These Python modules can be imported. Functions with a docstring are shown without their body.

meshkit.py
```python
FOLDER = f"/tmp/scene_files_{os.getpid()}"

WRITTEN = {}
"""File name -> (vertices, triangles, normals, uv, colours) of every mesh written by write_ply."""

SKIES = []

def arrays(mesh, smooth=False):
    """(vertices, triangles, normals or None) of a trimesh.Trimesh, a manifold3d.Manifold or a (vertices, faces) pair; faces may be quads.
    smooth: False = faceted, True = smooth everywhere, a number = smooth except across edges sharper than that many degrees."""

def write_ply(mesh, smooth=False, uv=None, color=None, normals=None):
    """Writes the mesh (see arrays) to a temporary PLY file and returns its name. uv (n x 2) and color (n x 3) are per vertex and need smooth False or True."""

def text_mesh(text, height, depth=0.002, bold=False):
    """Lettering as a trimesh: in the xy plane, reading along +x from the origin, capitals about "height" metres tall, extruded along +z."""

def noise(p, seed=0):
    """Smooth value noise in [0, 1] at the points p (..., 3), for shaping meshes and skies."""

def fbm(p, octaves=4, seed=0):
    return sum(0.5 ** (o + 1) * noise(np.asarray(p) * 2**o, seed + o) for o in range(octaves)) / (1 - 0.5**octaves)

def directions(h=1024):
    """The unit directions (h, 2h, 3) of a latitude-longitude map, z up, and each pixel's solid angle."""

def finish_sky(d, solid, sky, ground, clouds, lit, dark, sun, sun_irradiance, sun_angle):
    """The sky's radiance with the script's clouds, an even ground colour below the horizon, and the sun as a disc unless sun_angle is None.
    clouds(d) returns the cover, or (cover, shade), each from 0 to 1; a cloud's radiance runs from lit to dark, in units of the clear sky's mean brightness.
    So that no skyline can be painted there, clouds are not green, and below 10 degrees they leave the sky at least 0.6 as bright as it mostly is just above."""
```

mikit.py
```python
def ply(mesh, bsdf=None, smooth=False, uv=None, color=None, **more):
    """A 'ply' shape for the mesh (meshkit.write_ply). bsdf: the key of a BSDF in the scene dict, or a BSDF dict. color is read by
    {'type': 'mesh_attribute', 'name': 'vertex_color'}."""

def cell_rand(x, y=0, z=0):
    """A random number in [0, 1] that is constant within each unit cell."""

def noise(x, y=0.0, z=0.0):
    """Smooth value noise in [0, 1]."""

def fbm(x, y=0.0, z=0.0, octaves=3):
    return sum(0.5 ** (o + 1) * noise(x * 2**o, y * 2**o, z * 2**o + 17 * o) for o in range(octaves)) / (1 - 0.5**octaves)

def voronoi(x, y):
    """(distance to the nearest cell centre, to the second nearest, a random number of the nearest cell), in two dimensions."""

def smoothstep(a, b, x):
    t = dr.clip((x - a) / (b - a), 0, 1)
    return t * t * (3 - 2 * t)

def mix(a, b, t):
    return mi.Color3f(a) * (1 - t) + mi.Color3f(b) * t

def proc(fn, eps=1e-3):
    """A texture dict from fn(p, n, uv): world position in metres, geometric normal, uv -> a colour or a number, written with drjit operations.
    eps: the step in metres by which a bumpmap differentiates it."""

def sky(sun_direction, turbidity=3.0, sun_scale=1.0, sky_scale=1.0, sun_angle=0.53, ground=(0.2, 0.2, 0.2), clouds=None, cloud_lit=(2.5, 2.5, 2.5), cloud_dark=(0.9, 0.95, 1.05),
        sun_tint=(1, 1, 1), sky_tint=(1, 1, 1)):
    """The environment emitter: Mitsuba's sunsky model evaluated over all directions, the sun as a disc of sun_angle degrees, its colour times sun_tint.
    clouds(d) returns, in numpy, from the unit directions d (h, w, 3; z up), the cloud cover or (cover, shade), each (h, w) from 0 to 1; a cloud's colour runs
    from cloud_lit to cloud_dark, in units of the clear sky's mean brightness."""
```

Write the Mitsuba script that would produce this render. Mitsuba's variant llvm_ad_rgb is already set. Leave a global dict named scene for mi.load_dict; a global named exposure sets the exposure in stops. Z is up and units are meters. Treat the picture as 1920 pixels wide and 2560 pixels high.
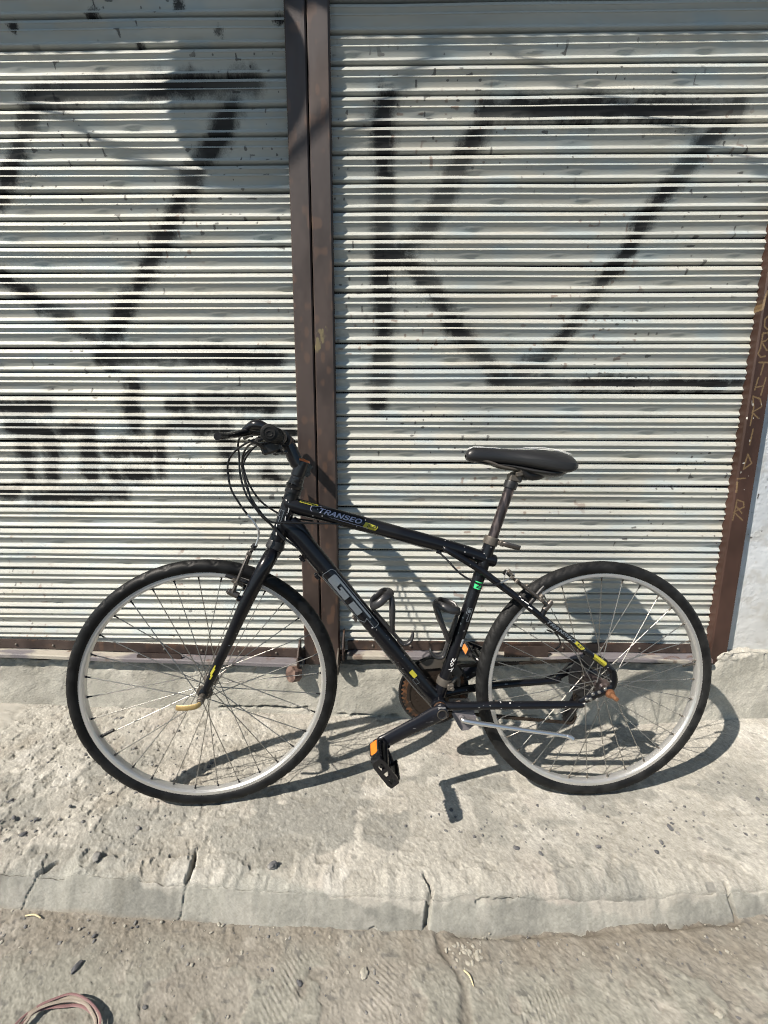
import math, random
import numpy as np
import trimesh
import drjit as dr
import mitsuba as mi
import mikit, meshkit
from mikit import proc, noise, fbm, smoothstep, mix, voronoi, cell_rand
from shapely.geometry import Polygon, box as sbox, LineString
from shapely import affinity

T = mi.ScalarTransform4f
rng = np.random.default_rng(7)
random.seed(7)
PI = math.pi
scene, labels = {}, {}

# ------------------------------------------------------------------ camera, sky, exposure
CAM = dict(f=1071.829, yaw=-0.015043, pitch=0.181087, roll=0.003339, pos=(0.0, -1.451995, 1.034015))
def _camera():
    a, t, r = CAM['yaw'], CAM['pitch'], CAM['roll']
    fw = np.array([math.sin(a)*math.cos(t), math.cos(a)*math.cos(t), -math.sin(t)])
    rt = np.array([math.cos(a), -math.sin(a), 0.0])
    up = np.cross(rt, fw)
    rt2 = math.cos(r)*rt + math.sin(r)*up
    up2 = np.cross(rt2, fw)
    o = np.array(CAM['pos'])
    return {'type': 'perspective', 'fov_axis': 'x', 'fov': math.degrees(2*math.atan(960/CAM['f'])), 'near_clip': 0.05, 'far_clip': 400.0,
            'to_world': T().look_at(origin=o.tolist(), target=(o+fw).tolist(), up=up2.tolist())}
scene['camera'] = _camera()
SUN = np.array([-0.570, -0.385, 0.727]); SUN /= np.linalg.norm(SUN)
scene['sky_light'] = mikit.sky(SUN.tolist(), turbidity=3, ground=(0.26, 0.25, 0.23), sky_scale=.62, sky_tint=(1.08, 1.02, .88), sun_tint=(.90, 1.0, 1.19))
exposure = 2.55

# ------------------------------------------------------------------ helpers
def numbered(key):
    if key not in used:
        used.add(key); return key
    n = 1
    while f'{key}_{n:03d}' in used: n += 1
    k = f'{key}_{n:03d}'; used.add(k); return k
used = set()

def thing(name, label, cat, group=None):
    k = numbered(name); labels[k] = {'label': label, 'category': cat}
    if group: labels[k]['group'] = group
    return k
def obj(name, mesh, mat, parent=None, smooth=35, label=None, kind=None, color=None, raw=False):
    k = name if raw else numbered(f'{parent}__{name}' if parent else name)
    if raw: used.add(k)
    scene[k] = mikit.ply(mesh, 'mat_'+mat, smooth=smooth, color=color)
    if label or kind:
        labels[k] = {}
        if label: labels[k]['label'] = label
        if kind: labels[k]['kind'] = kind
    return k
def cat(ms): return trimesh.util.concatenate([m for m in ms if m is not None])
def mesh(v, f):
    v = np.asarray(v, float); f = np.asarray(f, int)
    if f.ndim == 2 and f.shape[1] == 4: f = np.vstack([f[:, [0, 1, 2]], f[:, [0, 2, 3]]])
    return trimesh.Trimesh(v, f, process=False)
def grid_faces(nu, nv, wrap_u=False, wrap_v=False):
    i = np.arange(nu if wrap_u else nu-1); j = np.arange(nv if wrap_v else nv-1)
    I, J = np.meshgrid(i, j, indexing='ij'); I2, J2 = (I+1) % nu, (J+1) % nv
    return np.stack([I*nv+J, I2*nv+J, I2*nv+J2, I*nv+J2], -1).reshape(-1, 4)
def spline(pts, n=6):
    p = np.asarray(pts, float)
    if len(p) < 3: return p
    q = np.vstack([2*p[0]-p[1], p, 2*p[-1]-p[-2]]); out = []
    for i in range(1, len(q)-2):
        for t in np.linspace(0, 1, n, endpoint=False):
            a, b, c, d = q[i-1], q[i], q[i+1], q[i+2]
            out.append(0.5*((2*b)+(-a+c)*t+(2*a-5*b+4*c-d)*t*t+(-a+3*b-3*c+d)*t**3))
    out.append(p[-1]); return np.array(out)
def tube(pts, r, sides=12, caps=True, smooth=0, flat=None, flat_dir=None):
    """A tube along a polyline; r a number or one radius per point (given before smoothing); flat = height factor along flat_dir."""
    p = np.asarray(pts, float); r = np.broadcast_to(np.asarray(r, float), (len(p),))
    if smooth:
        q = spline(np.hstack([p, r[:, None]]), smooth); p, r = q[:, :3], np.abs(q[:, 3])
    t = np.gradient(p, axis=0); t /= np.linalg.norm(t, axis=1, keepdims=True)+1e-12
    a0 = np.array([0, 0, 1.0]) if flat_dir is None else np.asarray(flat_dir, float)
    if abs(a0@t[0]) > .95: a0 = np.array([1.0, .2, 0])
    A = []; a = a0
    for k in range(len(p)):
        a = a - t[k]*(a@t[k]); a = a/np.linalg.norm(a); A.append(a)
    A = np.array(A); B_ = np.cross(t, A)
    ang = np.arange(sides)*2*PI/sides
    f = 1.0 if flat is None else flat
    v = p[:, None]+r[:, None, None]*(f*np.cos(ang)[None, :, None]*A[:, None]+np.sin(ang)[None, :, None]*B_[:, None])
    F = grid_faces(len(p), sides, wrap_v=True)
    v = v.reshape(-1, 3); tri = np.vstack([F[:, [0, 1, 2]], F[:, [0, 2, 3]]])
    if caps:
        n = len(v); v = np.vstack([v, p[:1], p[-1:]]); i = np.arange(sides)
        tri = np.vstack([tri, np.stack([i*0+n, (i+1) % sides, i], 1), np.stack([i*0+n+1, i+(len(p)-1)*sides, (i+1) % sides+(len(p)-1)*sides], 1)])
    return mesh(v, tri)
def lathe(prof, o, axis, ref=None, n=32, closed=False):
    """Revolve (radius, height) points about the axis."""
    axis = np.asarray(axis, float); axis /= np.linalg.norm(axis)
    ref = np.array([1, 0, 0.0]) if abs(axis[0]) < .9 else np.array([0, 1, 0.0])
    x = np.cross(axis, ref); x /= np.linalg.norm(x); y = np.cross(axis, x)
    pr = np.asarray(prof, float); ang = np.arange(n)*2*PI/n
    v = np.asarray(o, float)+pr[None, :, 1:2]*axis+pr[None, :, :1]*(np.cos(ang)[:, None, None]*x+np.sin(ang)[:, None, None]*y)
    return mesh(v.reshape(-1, 3), grid_faces(n, len(pr), wrap_u=True, wrap_v=closed))
def cyl(p0, p1, r, n=20, bevel=.15, r1=None):
    p0, p1 = np.asarray(p0, float), np.asarray(p1, float); L = np.linalg.norm(p1-p0); r1 = r if r1 is None else r1
    b = min(r, r1, L*.5)*bevel
    return lathe([(1e-5, 0), (r-b, 0), (r, b), (r1, L-b), (r1-b, L), (1e-5, L)], p0, p1-p0, n=n)
def rbox(size, c=(0, 0, 0), bev=.12, R=None):
    s = np.asarray(size, float)/2; b = min(s)*bev; pts = []
    for sx in (-1, 1):
        for sy in (-1, 1):
            for sz in (-1, 1):
                g = np.array([sx, sy, sz])
                for k in range(3):
                    q = s-b; q[k] = s[k]; pts.append(g*q)
    m = trimesh.convex.convex_hull(np.array(pts))
    v = np.array(m.vertices)
    if R is not None: v = v@np.asarray(R).T
    return mesh(v+np.asarray(c, float), m.faces)
def frame(x, y):
    """Rotation whose columns are x, y made square to it, and their cross product."""
    x = np.asarray(x, float); x /= np.linalg.norm(x); y = np.asarray(y, float); y = y-x*(x@y); y /= np.linalg.norm(y)
    return np.stack([x, y, np.cross(x, y)], 1)
def prism(poly, depth, o, R):
    """Extruded shapely polygon: local xy -> R columns 0, 1, thickness centred along column 2."""
    m = trimesh.creation.extrude_polygon(poly, depth, engine='earcut'); v = np.array(m.vertices); v[:, 2] -= depth/2
    return mesh(v@np.asarray(R).T+np.asarray(o, float), m.faces)

# ------------------------------------------------------------------ materials
def two(d): return {'type': 'twosided', 'bsdf': d}
def rgb(c): return {'type': 'rgb', 'value': list(map(float, c))}
def pr(color, rough=.5, metal=0.0, spec=.5, cc=0.0, bump=None, bscale=1.0, sheen=0.0):
    d = {'type': 'principled', 'base_color': color if isinstance(color, dict) else rgb(color), 'roughness': rough, 'metallic': metal, 'specular': spec}
    if cc: d['clearcoat'] = cc; d['clearcoat_gloss'] = .9
    if bump is not None: d = {'type': 'bumpmap', 'arbitrary': bump, 'scale': bscale, 'bsdf': d}
    return two(d)

def seg_dist(px, pz, ax, az, bx, bz):
    dx, dz = bx-ax, bz-az
    t = dr.clip(((px-ax)*dx+(pz-az)*dz)/(dx*dx+dz*dz+1e-9), 0, 1)
    return dr.sqrt(dr.square(px-ax-t*dx)+dr.square(pz-az-t*dz))

# black spray strokes on the shutters, in metres on the wall: (half width, points)
SPRAY = [
 (.036, [(-1.06, 2.004), (-.879, 2.02), (-.674, 2.030), (-.409, 2.034)]),
 (.033, [(-.465, 1.994), (-.52, 1.893), (-.602, 1.808), (-.652, 1.721), (-.701, 1.644), (-.743, 1.579), (-.788, 1.499), (-.855, 1.417), (-.944, 1.291)]),
 (.026, [(-1.049, 1.986), (-1.111, 1.897), (-1.175, 1.786), (-1.233, 1.71)]),
 (.026, [(-1.248, 1.527), (-1.14, 1.459), (-1.03, 1.39), (-.942, 1.312), (-.911, 1.248)]),
 (.030, [(-.946, 1.277), (-.666, 1.284), (-.366, 1.27)]),
 (0.030, [(-1.301, 1.118), (-1.149, 1.117)]),
 (0.028, [(-1.264, 1.054), (-1.237, 1.047), (-1.235, 0.981), (-1.232, 0.895)]),
 (0.028, [(-1.238, 1.039), (-1.156, 1.034), (-1.137, 0.974), (-1.158, 0.896)]),
 (0.030, [(-1.101, 1.034), (-1.053, 1.047), (-1.015, 1.036), (-1.019, 0.971), (-1.029, 0.888)]),
 (0.030, [(-0.854, 1.190), (-0.858, 1.127), (-0.854, 1.044)]),
 (0.027, [(-0.726, 1.120), (-0.687, 1.131)]),
 (0.030, [(-0.625, 1.133), (-0.426, 1.134), (-0.400, 1.111)]),
 (0.028, [(-0.773, 1.033), (-0.724, 1.056), (-0.585, 1.052)]),
 (0.030, [(-0.944, 0.967), (-0.879, 0.984), (-0.822, 0.967)]),
 (0.026, [(-0.777, 0.983), (-0.781, 0.905)]),
 (0.022, [(-0.958, 0.916), (-0.942, 0.881)]),
 (0.030, [(-0.877, 0.897), (-0.825, 0.897)]),
 (0.027, [(-0.557, 1.056), (-0.547, 0.969), (-0.547, 0.906)]),
 (0.026, [(-0.415, 1.038), (-0.330, 1.037)]),
 (0.024, [(-0.421, 0.903), (-0.391, 0.880)]),
 (0.022, [(-1.347, 0.831), (-1.289, 0.835)]),
 (0.026, [(-1.232, 0.810), (-1.159, 0.816), (-1.069, 0.824), (-0.999, 0.834), (-0.920, 0.825)]),
 (.007, [(-1.09, 2.18), (-1.088, 2.185)]), (.007, [(-.86, 2.205), (-.858, 2.21)]), (.008, [(-.615, 2.228), (-.61, 2.232)]), (.006, [(-.735, 2.132), (-.72, 2.134)]), (.007, [(-.50, 2.162), (-.497, 2.168)]), (.006, [(-.30, 2.185), (-.33, 2.19)]),
 (.034, [(-.022, 1.991), (-.027, 1.768), (-.029, 1.511), (-.026, 1.292), (-.045, 1.133)]),
 (.038, [(.272, 1.959), (.473, 1.967), (.74, 1.958), (.993, 1.954)]),
 (.030, [(.292, 1.953), (.235, 1.877), (.19, 1.804), (.144, 1.717), (.103, 1.641), (.04, 1.596)]),
 (.028, [(-.017, 1.583), (.048, 1.564), (.114, 1.497), (.189, 1.389), (.273, 1.292), (.358, 1.214)]),
 (.026, [(.987, 1.949), (.923, 1.884), (.848, 1.788), (.771, 1.683), (.726, 1.588), (.663, 1.51), (.614, 1.43), (.562, 1.361), (.495, 1.278), (.409, 1.228)]),
 (.022, [(.329, 1.203), (.53, 1.195), (.827, 1.193), (1.12, 1.19)]),
]
def spray_density(p, n, uv):
    x, z = p.x, p.z
    wob = (noise(x*22, z*22)-.5)*.022+(noise(x*90, z*60)-.5)*.012
    den = mi.Float(0)
    for w, pts in SPRAY:
        d = mi.Float(9)
        for (a, b), (c, e) in zip(pts[:-1], pts[1:]): d = dr.minimum(d, seg_dist(x, z, a, b, c, e))
        den = dr.maximum(den, smoothstep(w*1.40+.008, w*.35, d+wob+(noise(x*420, z*420)-.5)*.010))
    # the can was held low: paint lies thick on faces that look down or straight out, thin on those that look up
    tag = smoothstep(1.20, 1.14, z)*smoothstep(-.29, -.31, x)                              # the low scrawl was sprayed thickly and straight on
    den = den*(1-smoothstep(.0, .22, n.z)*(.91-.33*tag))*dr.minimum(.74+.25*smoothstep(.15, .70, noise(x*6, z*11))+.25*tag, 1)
    den = dr.clip(den, 0, .97)
    return den
def slat_color(p, n, uv):
    x, z = p.x, p.z
    streak = fbm(x*3.0, z*60, 3.1)
    blot = fbm(x*9, z*22, 7.7)
    c = mix((.36, .37, .345), (.455, .465, .435), streak)
    c = mix(c, mi.Color3f(.33, .39, .41), smoothstep(.50, .70, blot)*.6)
    c = c*(1-.16*smoothstep(.45, .75, fbm(x*1.6, z*1.4, 21.0)))
    dust = smoothstep(.45, .75, fbm(x*5, z*40, 11.0))*.5
    c = mix(c, mi.Color3f(.46, .41, .32), dust*.5)
    rust = smoothstep(.86, .93, noise(x*70, z*70, 5.0))*smoothstep(.62, .75, noise(x*3.1, z*3.7, 9.0))
    c = mix(c, mi.Color3f(.15, .085, .06), rust*.6)
    nick = smoothstep(.90, .93, noise(x*75, z*75, 2.0))*smoothstep(.5, .62, noise(x*4, z*4, 1.0))
    c = mix(c, mi.Color3f(.06, .06, .06), nick*.8)
    return c
def brown_color(p, n, uv):
    a = fbm(p.x*14, p.y*14, p.z*5, 4); b = noise(p.x*60, p.y*60, p.z*26)
    c = mix((.029, .0195, .017), (.062, .044, .038), smoothstep(.30, .70, a))
    hi = smoothstep(1.3, 2.3, p.z)
    c = mix(c, mi.Color3f(.080, .070, .072), hi*.55*smoothstep(.35, .65, fbm(p.x*20, p.y*10, p.z*4+3)))
    c = mix(c, mi.Color3f(.16, .085, .05), smoothstep(.66, .85, b)*.28)
    smear = smoothstep(.016, .006, seg_dist(p.x, p.z, -.215, 1.355, -.234, 1.298)+(noise(p.x*120, p.z*120)-.5)*.012)
    c = mix(c, mi.Color3f(.24, .20, .09), smear*.5*smoothstep(.3, .6, noise(p.x*200, p.z*80)))
    return c
CHALK = []
def letter(x0, z0, x1, z1, strokes):
    for s in strokes:
        q = [(x0+(x1-x0)*u, z0+(z1-z0)*v) for u, v in s]
        CHALK.extend(list(zip(q[:-1], q[1:])))
sx = .017
letter(1.118+sx, 1.464, 1.150+sx, 1.411, [[(0, 1), (.15, 0), (.85, 1), (1, .1)]])
letter(1.127+sx, 1.396, 1.154+sx, 1.353, [[(.5, 0), (.05, .3), (.1, .8), (.5, 1), (.95, .7), (.9, .25), (.5, 0)]])
letter(1.124+sx, 1.344, 1.152+sx, 1.291, [[(.2, 0), (.1, 1)], [(.1, .08), (.7, 0), (.95, .25), (.6, .45), (.15, .5), (.9, 1)]])
letter(1.123+sx, 1.299, 1.146+sx, 1.272, [[(.25, 0), (0, .6), (.4, 1), (1, .9)]])
letter(1.130+sx, 1.260, 1.162+sx, 1.219, [[(0, .1), (1, .1)], [(.5, .1), (.35, 1)]])
letter(1.130+sx, 1.210, 1.159+sx, 1.157, [[(.2, 0), (0, .7)], [(1, 0), (.75, 1)], [(.1, .55), (.9, .45)]])
letter(1.122+sx, 1.154, 1.160+sx, 1.063, [[(.3, 1), (.35, .4), (.15, 0), (.8, .1), (1, .35), (.3, .55), (.85, .75)]])
letter(1.138+sx, 1.051, 1.148+sx, 1.002, [[(.6, 0), (.3, 1)]])
letter(1.130+sx, .972, 1.158+sx, .923, [[(.35, 0), (.1, 1), (.95, .6), (.35, 0)]])
letter(1.117+sx, .894, 1.143+sx, .848, [[(.1, .05), (1, 0)], [(.15, .3), (.2, 1)]])
letter(1.115+sx, .822, 1.158+sx, .754, [[(.2, 1), (.3, 0), (.8, .1), (.9, .35), (.2, .6), (.95, 1)], [(.3, .3), (.8, .65)]])
def chalk_color(p, n, uv):
    a = fbm(p.x*14, p.y*14, p.z*5, 4)
    c = mix((.030, .0145, .010), (.054, .027, .020), smoothstep(.3, .7, a))
    d = mi.Float(9)
    for (a_, b_), (c_, e_) in CHALK: d = dr.minimum(d, seg_dist(p.x, p.z, a_, b_, c_, e_))
    k = smoothstep(.0032, .0012, d+(noise(p.x*300, p.z*300)-.5)*.002)
    c = mix(c, mi.Color3f(.27, .19, .09), k*.42)
    drip = smoothstep(.93, .96, noise(p.x*160, p.z*70, 4.0))*smoothstep(.6, .7, noise(p.x*6, p.z*3, 2.0))
    return mix(c, mi.Color3f(.5, .5, .46), drip)
def plaster_color(p, n, uv):
    a = fbm(p.x*7, p.z*5, 2.0, 4); b = fbm(p.x*30, p.z*30, 1.0, 3)
    c = mix((.42, .452, .485), (.54, .57, .60), smoothstep(.3, .7, a))
    c = mix(c, mi.Color3f(.35, .35, .335), smoothstep(.58, .78, b)*.55)
    low = smoothstep(.75, .30, p.z+(a-.5)*.4)
    c = mix(c, mi.Color3f(.37, .355, .32), low*.55)
    return mix(c, mi.Color3f(.09, .09, .09), smoothstep(.90, .93, noise(p.x*90, p.z*80, 6.0))*smoothstep(.5, .65, noise(p.x*5, p.z*4, 3.0)))
def paint_color(p, n, uv):
    c = mix((.0025, .0027, .0042), (.006, .0065, .009), fbm(p.x*20, p.y*20, p.z*20, 3))
    c = mix(c, mi.Color3f(.04, .038, .036), smoothstep(.55, .85, fbm(p.x*9, p.y*9, p.z*9+5))*.22)          # road dust
    chip = smoothstep(.905, .925, noise(p.x*170, p.y*170, p.z*170))*smoothstep(.42, .55, noise(p.x*11, p.y*11, p.z*11))
    return mix(c, mi.Color3f(.50, .50, .50), chip)
def rust_color(p, n, uv):
    a = fbm(p.x*90, p.y*90, p.z*90, 3)
    return mix((.030, .020, .014), (.12, .055, .026), smoothstep(.35, .68, a))
def rubber_color(p, n, uv):
    a = fbm(p.x*35, p.y*35, p.z*35, 3)
    return mix((.004, .0042, .0048), (.010, .0105, .011), smoothstep(.35, .7, a))
def dusty_rubber_color(p, n, uv):
    a = fbm(p.x*28, p.y*28, p.z*28, 3)
    return mix((.005, .0053, .0058), (.015, .0153, .0155), smoothstep(.32, .68, a))
def post_steel(p, n, uv):
    a = fbm(p.x*70, p.y*70, p.z*16, 3)
    return mix((.045, .038, .040), (.20, .155, .145), smoothstep(.42, .68, a))
def stone_color(p, n, uv): return mix((.085, .086, .092), (.20, .195, .185), smoothstep(.35, .70, fbm(p.x*60, p.y*60, p.z*60+4)))
VC = {'type': 'mesh_attribute', 'name': 'vertex_color'}
def fine_bump(p, n, uv): return fbm(p.x*120, p.y*120, p.z*120, 3)*.0028
def concrete_skin(p, n, uv): return fbm(p.x*230, p.y*230, p.z*230, 2)*.0016
M = {
 'galvanised_paint': two({'type': 'blendbsdf', 'weight': proc(spray_density),
    'bsdf_0': {'type': 'principled', 'base_color': proc(slat_color), 'roughness': .60, 'metallic': .10, 'specular': .30},
    'bsdf_1': {'type': 'principled', 'base_color': rgb((.012, .012, .014)), 'roughness': .62, 'metallic': 0.0, 'specular': .25}}),
 'brown_steel': pr(proc(brown_color), .48, .15, .5),
 'chalked_steel': pr(proc(chalk_color), .55, 0, .4),
 'plaster': pr(proc(plaster_color), .85, 0, .2, bump=proc(fine_bump, 1e-3), bscale=1.0),
 'concrete': pr(VC, .92, 0, .15, bump=proc(concrete_skin, 8e-4), bscale=1.0),
 'frame_paint': pr(proc(paint_color), .20, 0, .30, cc=.30),
 'black_plastic': pr((.012, .012, .013), .42, 0, .5),
 'gloss_black': pr((.008, .008, .010), .18, .2, .5, cc=.5),
 'cable_black': pr((.010, .010, .011), .32, 0, .5),
 'rubber': pr(proc(rubber_color), .50, 0, .22),
 'dusty_rubber': pr(proc(dusty_rubber_color), .60, 0, .22),
 'rim_alloy': pr((.62, .62, .61), .34, .75, .5),
 'spoke_steel': pr((.34, .33, .31), .33, .9, .5),
 'chrome': pr((.74, .74, .74), .30, .95, .5),
 'brake_alloy': pr((.11, .10, .092), .38, .7, .5),
 'rust': pr(proc(rust_color), .75, .1, .3),
 'dull_steel': pr((.11, .098, .085), .5, .5, .4),
 'post_steel': pr(proc(post_steel), .28, .65, .5),
 'brass_lever': pr((.42, .30, .13), .45, .35, .4),
 'orange_reflector': pr((.60, .16, .015), .25, 0, .6, cc=.6),
 'orange_cap': pr((.42, .11, .03), .4, 0, .5),
 'saddle_vinyl': pr((.015, .0155, .017), .36, 0, .45),
 'silver_print': pr((.135, .158, .18), .4, .2, .4),
 'lilac_print': pr((.36, .37, .50), .4, .1, .4),
 'yellow_print': pr((.38, .35, .035), .45, 0, .4),
 'dark_print': pr((.012, .014, .03), .4, 0, .4),
 'green_print': pr((.05, .60, .20), .45, 0, .4),
 'white_print': pr((.70, .70, .68), .5, 0, .4),
 'greasy_chain': pr((.030, .022, .017), .5, .4, .5),
 'cable_wire': pr((.30, .30, .30), .35, .8, .5),
 'cassette_steel': pr((.16, .14, .115), .4, .7, .5),
 'stone': pr(proc(stone_color), .85, 0, .25),
 'pale_stone': pr((.29, .275, .235), .85, 0, .2),
 'straw': pr((.55, .47, .30), .8, 0, .2),
 'strap_pink': pr((.17, .095, .095), .6, 0, .3),
 'strap_pale': pr((.24, .205, .17), .6, 0, .3),
 'weathered_sheet': pr((.32, .33, .33), .5, .3, .4),
 'render_grey': pr((.34, .33, .31), .9, 0, .2),
 'inner_dark': pr((.03, .028, .025), .9, 0, .1),
}
scene.update({'mat_'+k: v for k, v in M.items()})

# ------------------------------------------------------------------ the setting: pavement, plinth, road
nz = lambda x, y, s, seed=0, oct=4: meshkit.fbm(np.stack([np.asarray(x)*s, np.asarray(y)*s, np.zeros_like(x)+seed*3.7], -1), oct, seed)
def sst(a, b, x): t = np.clip((x-a)/(b-a), 0, 1); return t*t*(3-2*t)
def lerp3(c0, c1, t): return np.asarray(c0)*(1-t[..., None])+np.asarray(c1)*t[..., None]
def poly_dist(x, y, pts):
    d = np.full(np.shape(x), 9.0)
    for (ax, ay), (bx, by) in zip(pts[:-1], pts[1:]):
        dx, dy = bx-ax, by-ay; t = np.clip(((x-ax)*dx+(y-ay)*dy)/(dx*dx+dy*dy), 0, 1)
        d = np.minimum(d, np.hypot(x-ax-t*dx, y-ay-t*dy))
    return d
def axis_x(x0, x1, step, far):
    core = np.arange(x0, x1+step/2, step); k = np.cumsum(np.geomspace(step*2, far/4, 22)); k = k/k[-1]*far
    return np.concatenate([(x0-k)[::-1], core, x1+k])
def ground_z(x, y):
    z = .0232*np.clip(.58-x, -3, 3)*np.where(x < .58, 1, .0)
    z = np.clip(z, -.05, .05)
    return z+.030*sst(.85, 1.3, x)*sst(-.30, -.08, y)+.008*sst(.1, -.7, x)*sst(-.25, -.05, y)
def pit_cracks(x, y):
    d = np.zeros_like(x)
    for pts, w, dep in CRACKS:
        q = poly_dist(x+(nz(x, y, 40, 5, 2)-.5)*.012, y+(nz(x, y, 40, 6, 2)-.5)*.012, pts)
        d = np.maximum(d, dep*sst(w, w*.25, q))
    return d
CRACKS = [([(-.474, -.575), (-.466, -.605), (-.468, -.635)], .0052, .026), ([(-.468, -.635), (-.472, -.655), (-.486, -.675), (-.50, -.695), (-.52, -.73)], .0022, .005), ([(-.53, -.585), (-.474, -.575)], .005, .008),
          ([(.086, -.605), (.098, -.635)], .0045, .013), ([(.098, -.635), (.086, -.668), (.094, -.69), (.110, -.72)], .0062, .018),
          ([(-.79, -.605), (-.82, -.630)], .0045, .014), ([(-.82, -.630), (-.85, -.665), (-.88, -.71)], .0020, .005), ([(.80, -.600), (.812, -.625), (.806, -.645)], .005, .013), ([(-1.05, -.62), (-1.0, -.605)], .005, .010),
          ([(.30, -.63), (.24, -.642), (.20, -.637)], .0026, .006), ([(-.15, -.685), (-.08, -.678), (-.03, -.666)], .0024, .006)]
def kerb_wave(xs): return (nz(xs, np.asarray(xs)*0, 4, 1, 5)-.5)*.030
KX, KY = [-14, -1.0, -.5, 0, .09, .3, .9, 14], [-.600, -.632, -.640, -.645, -.645, -.636, -.606, -.59]
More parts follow.
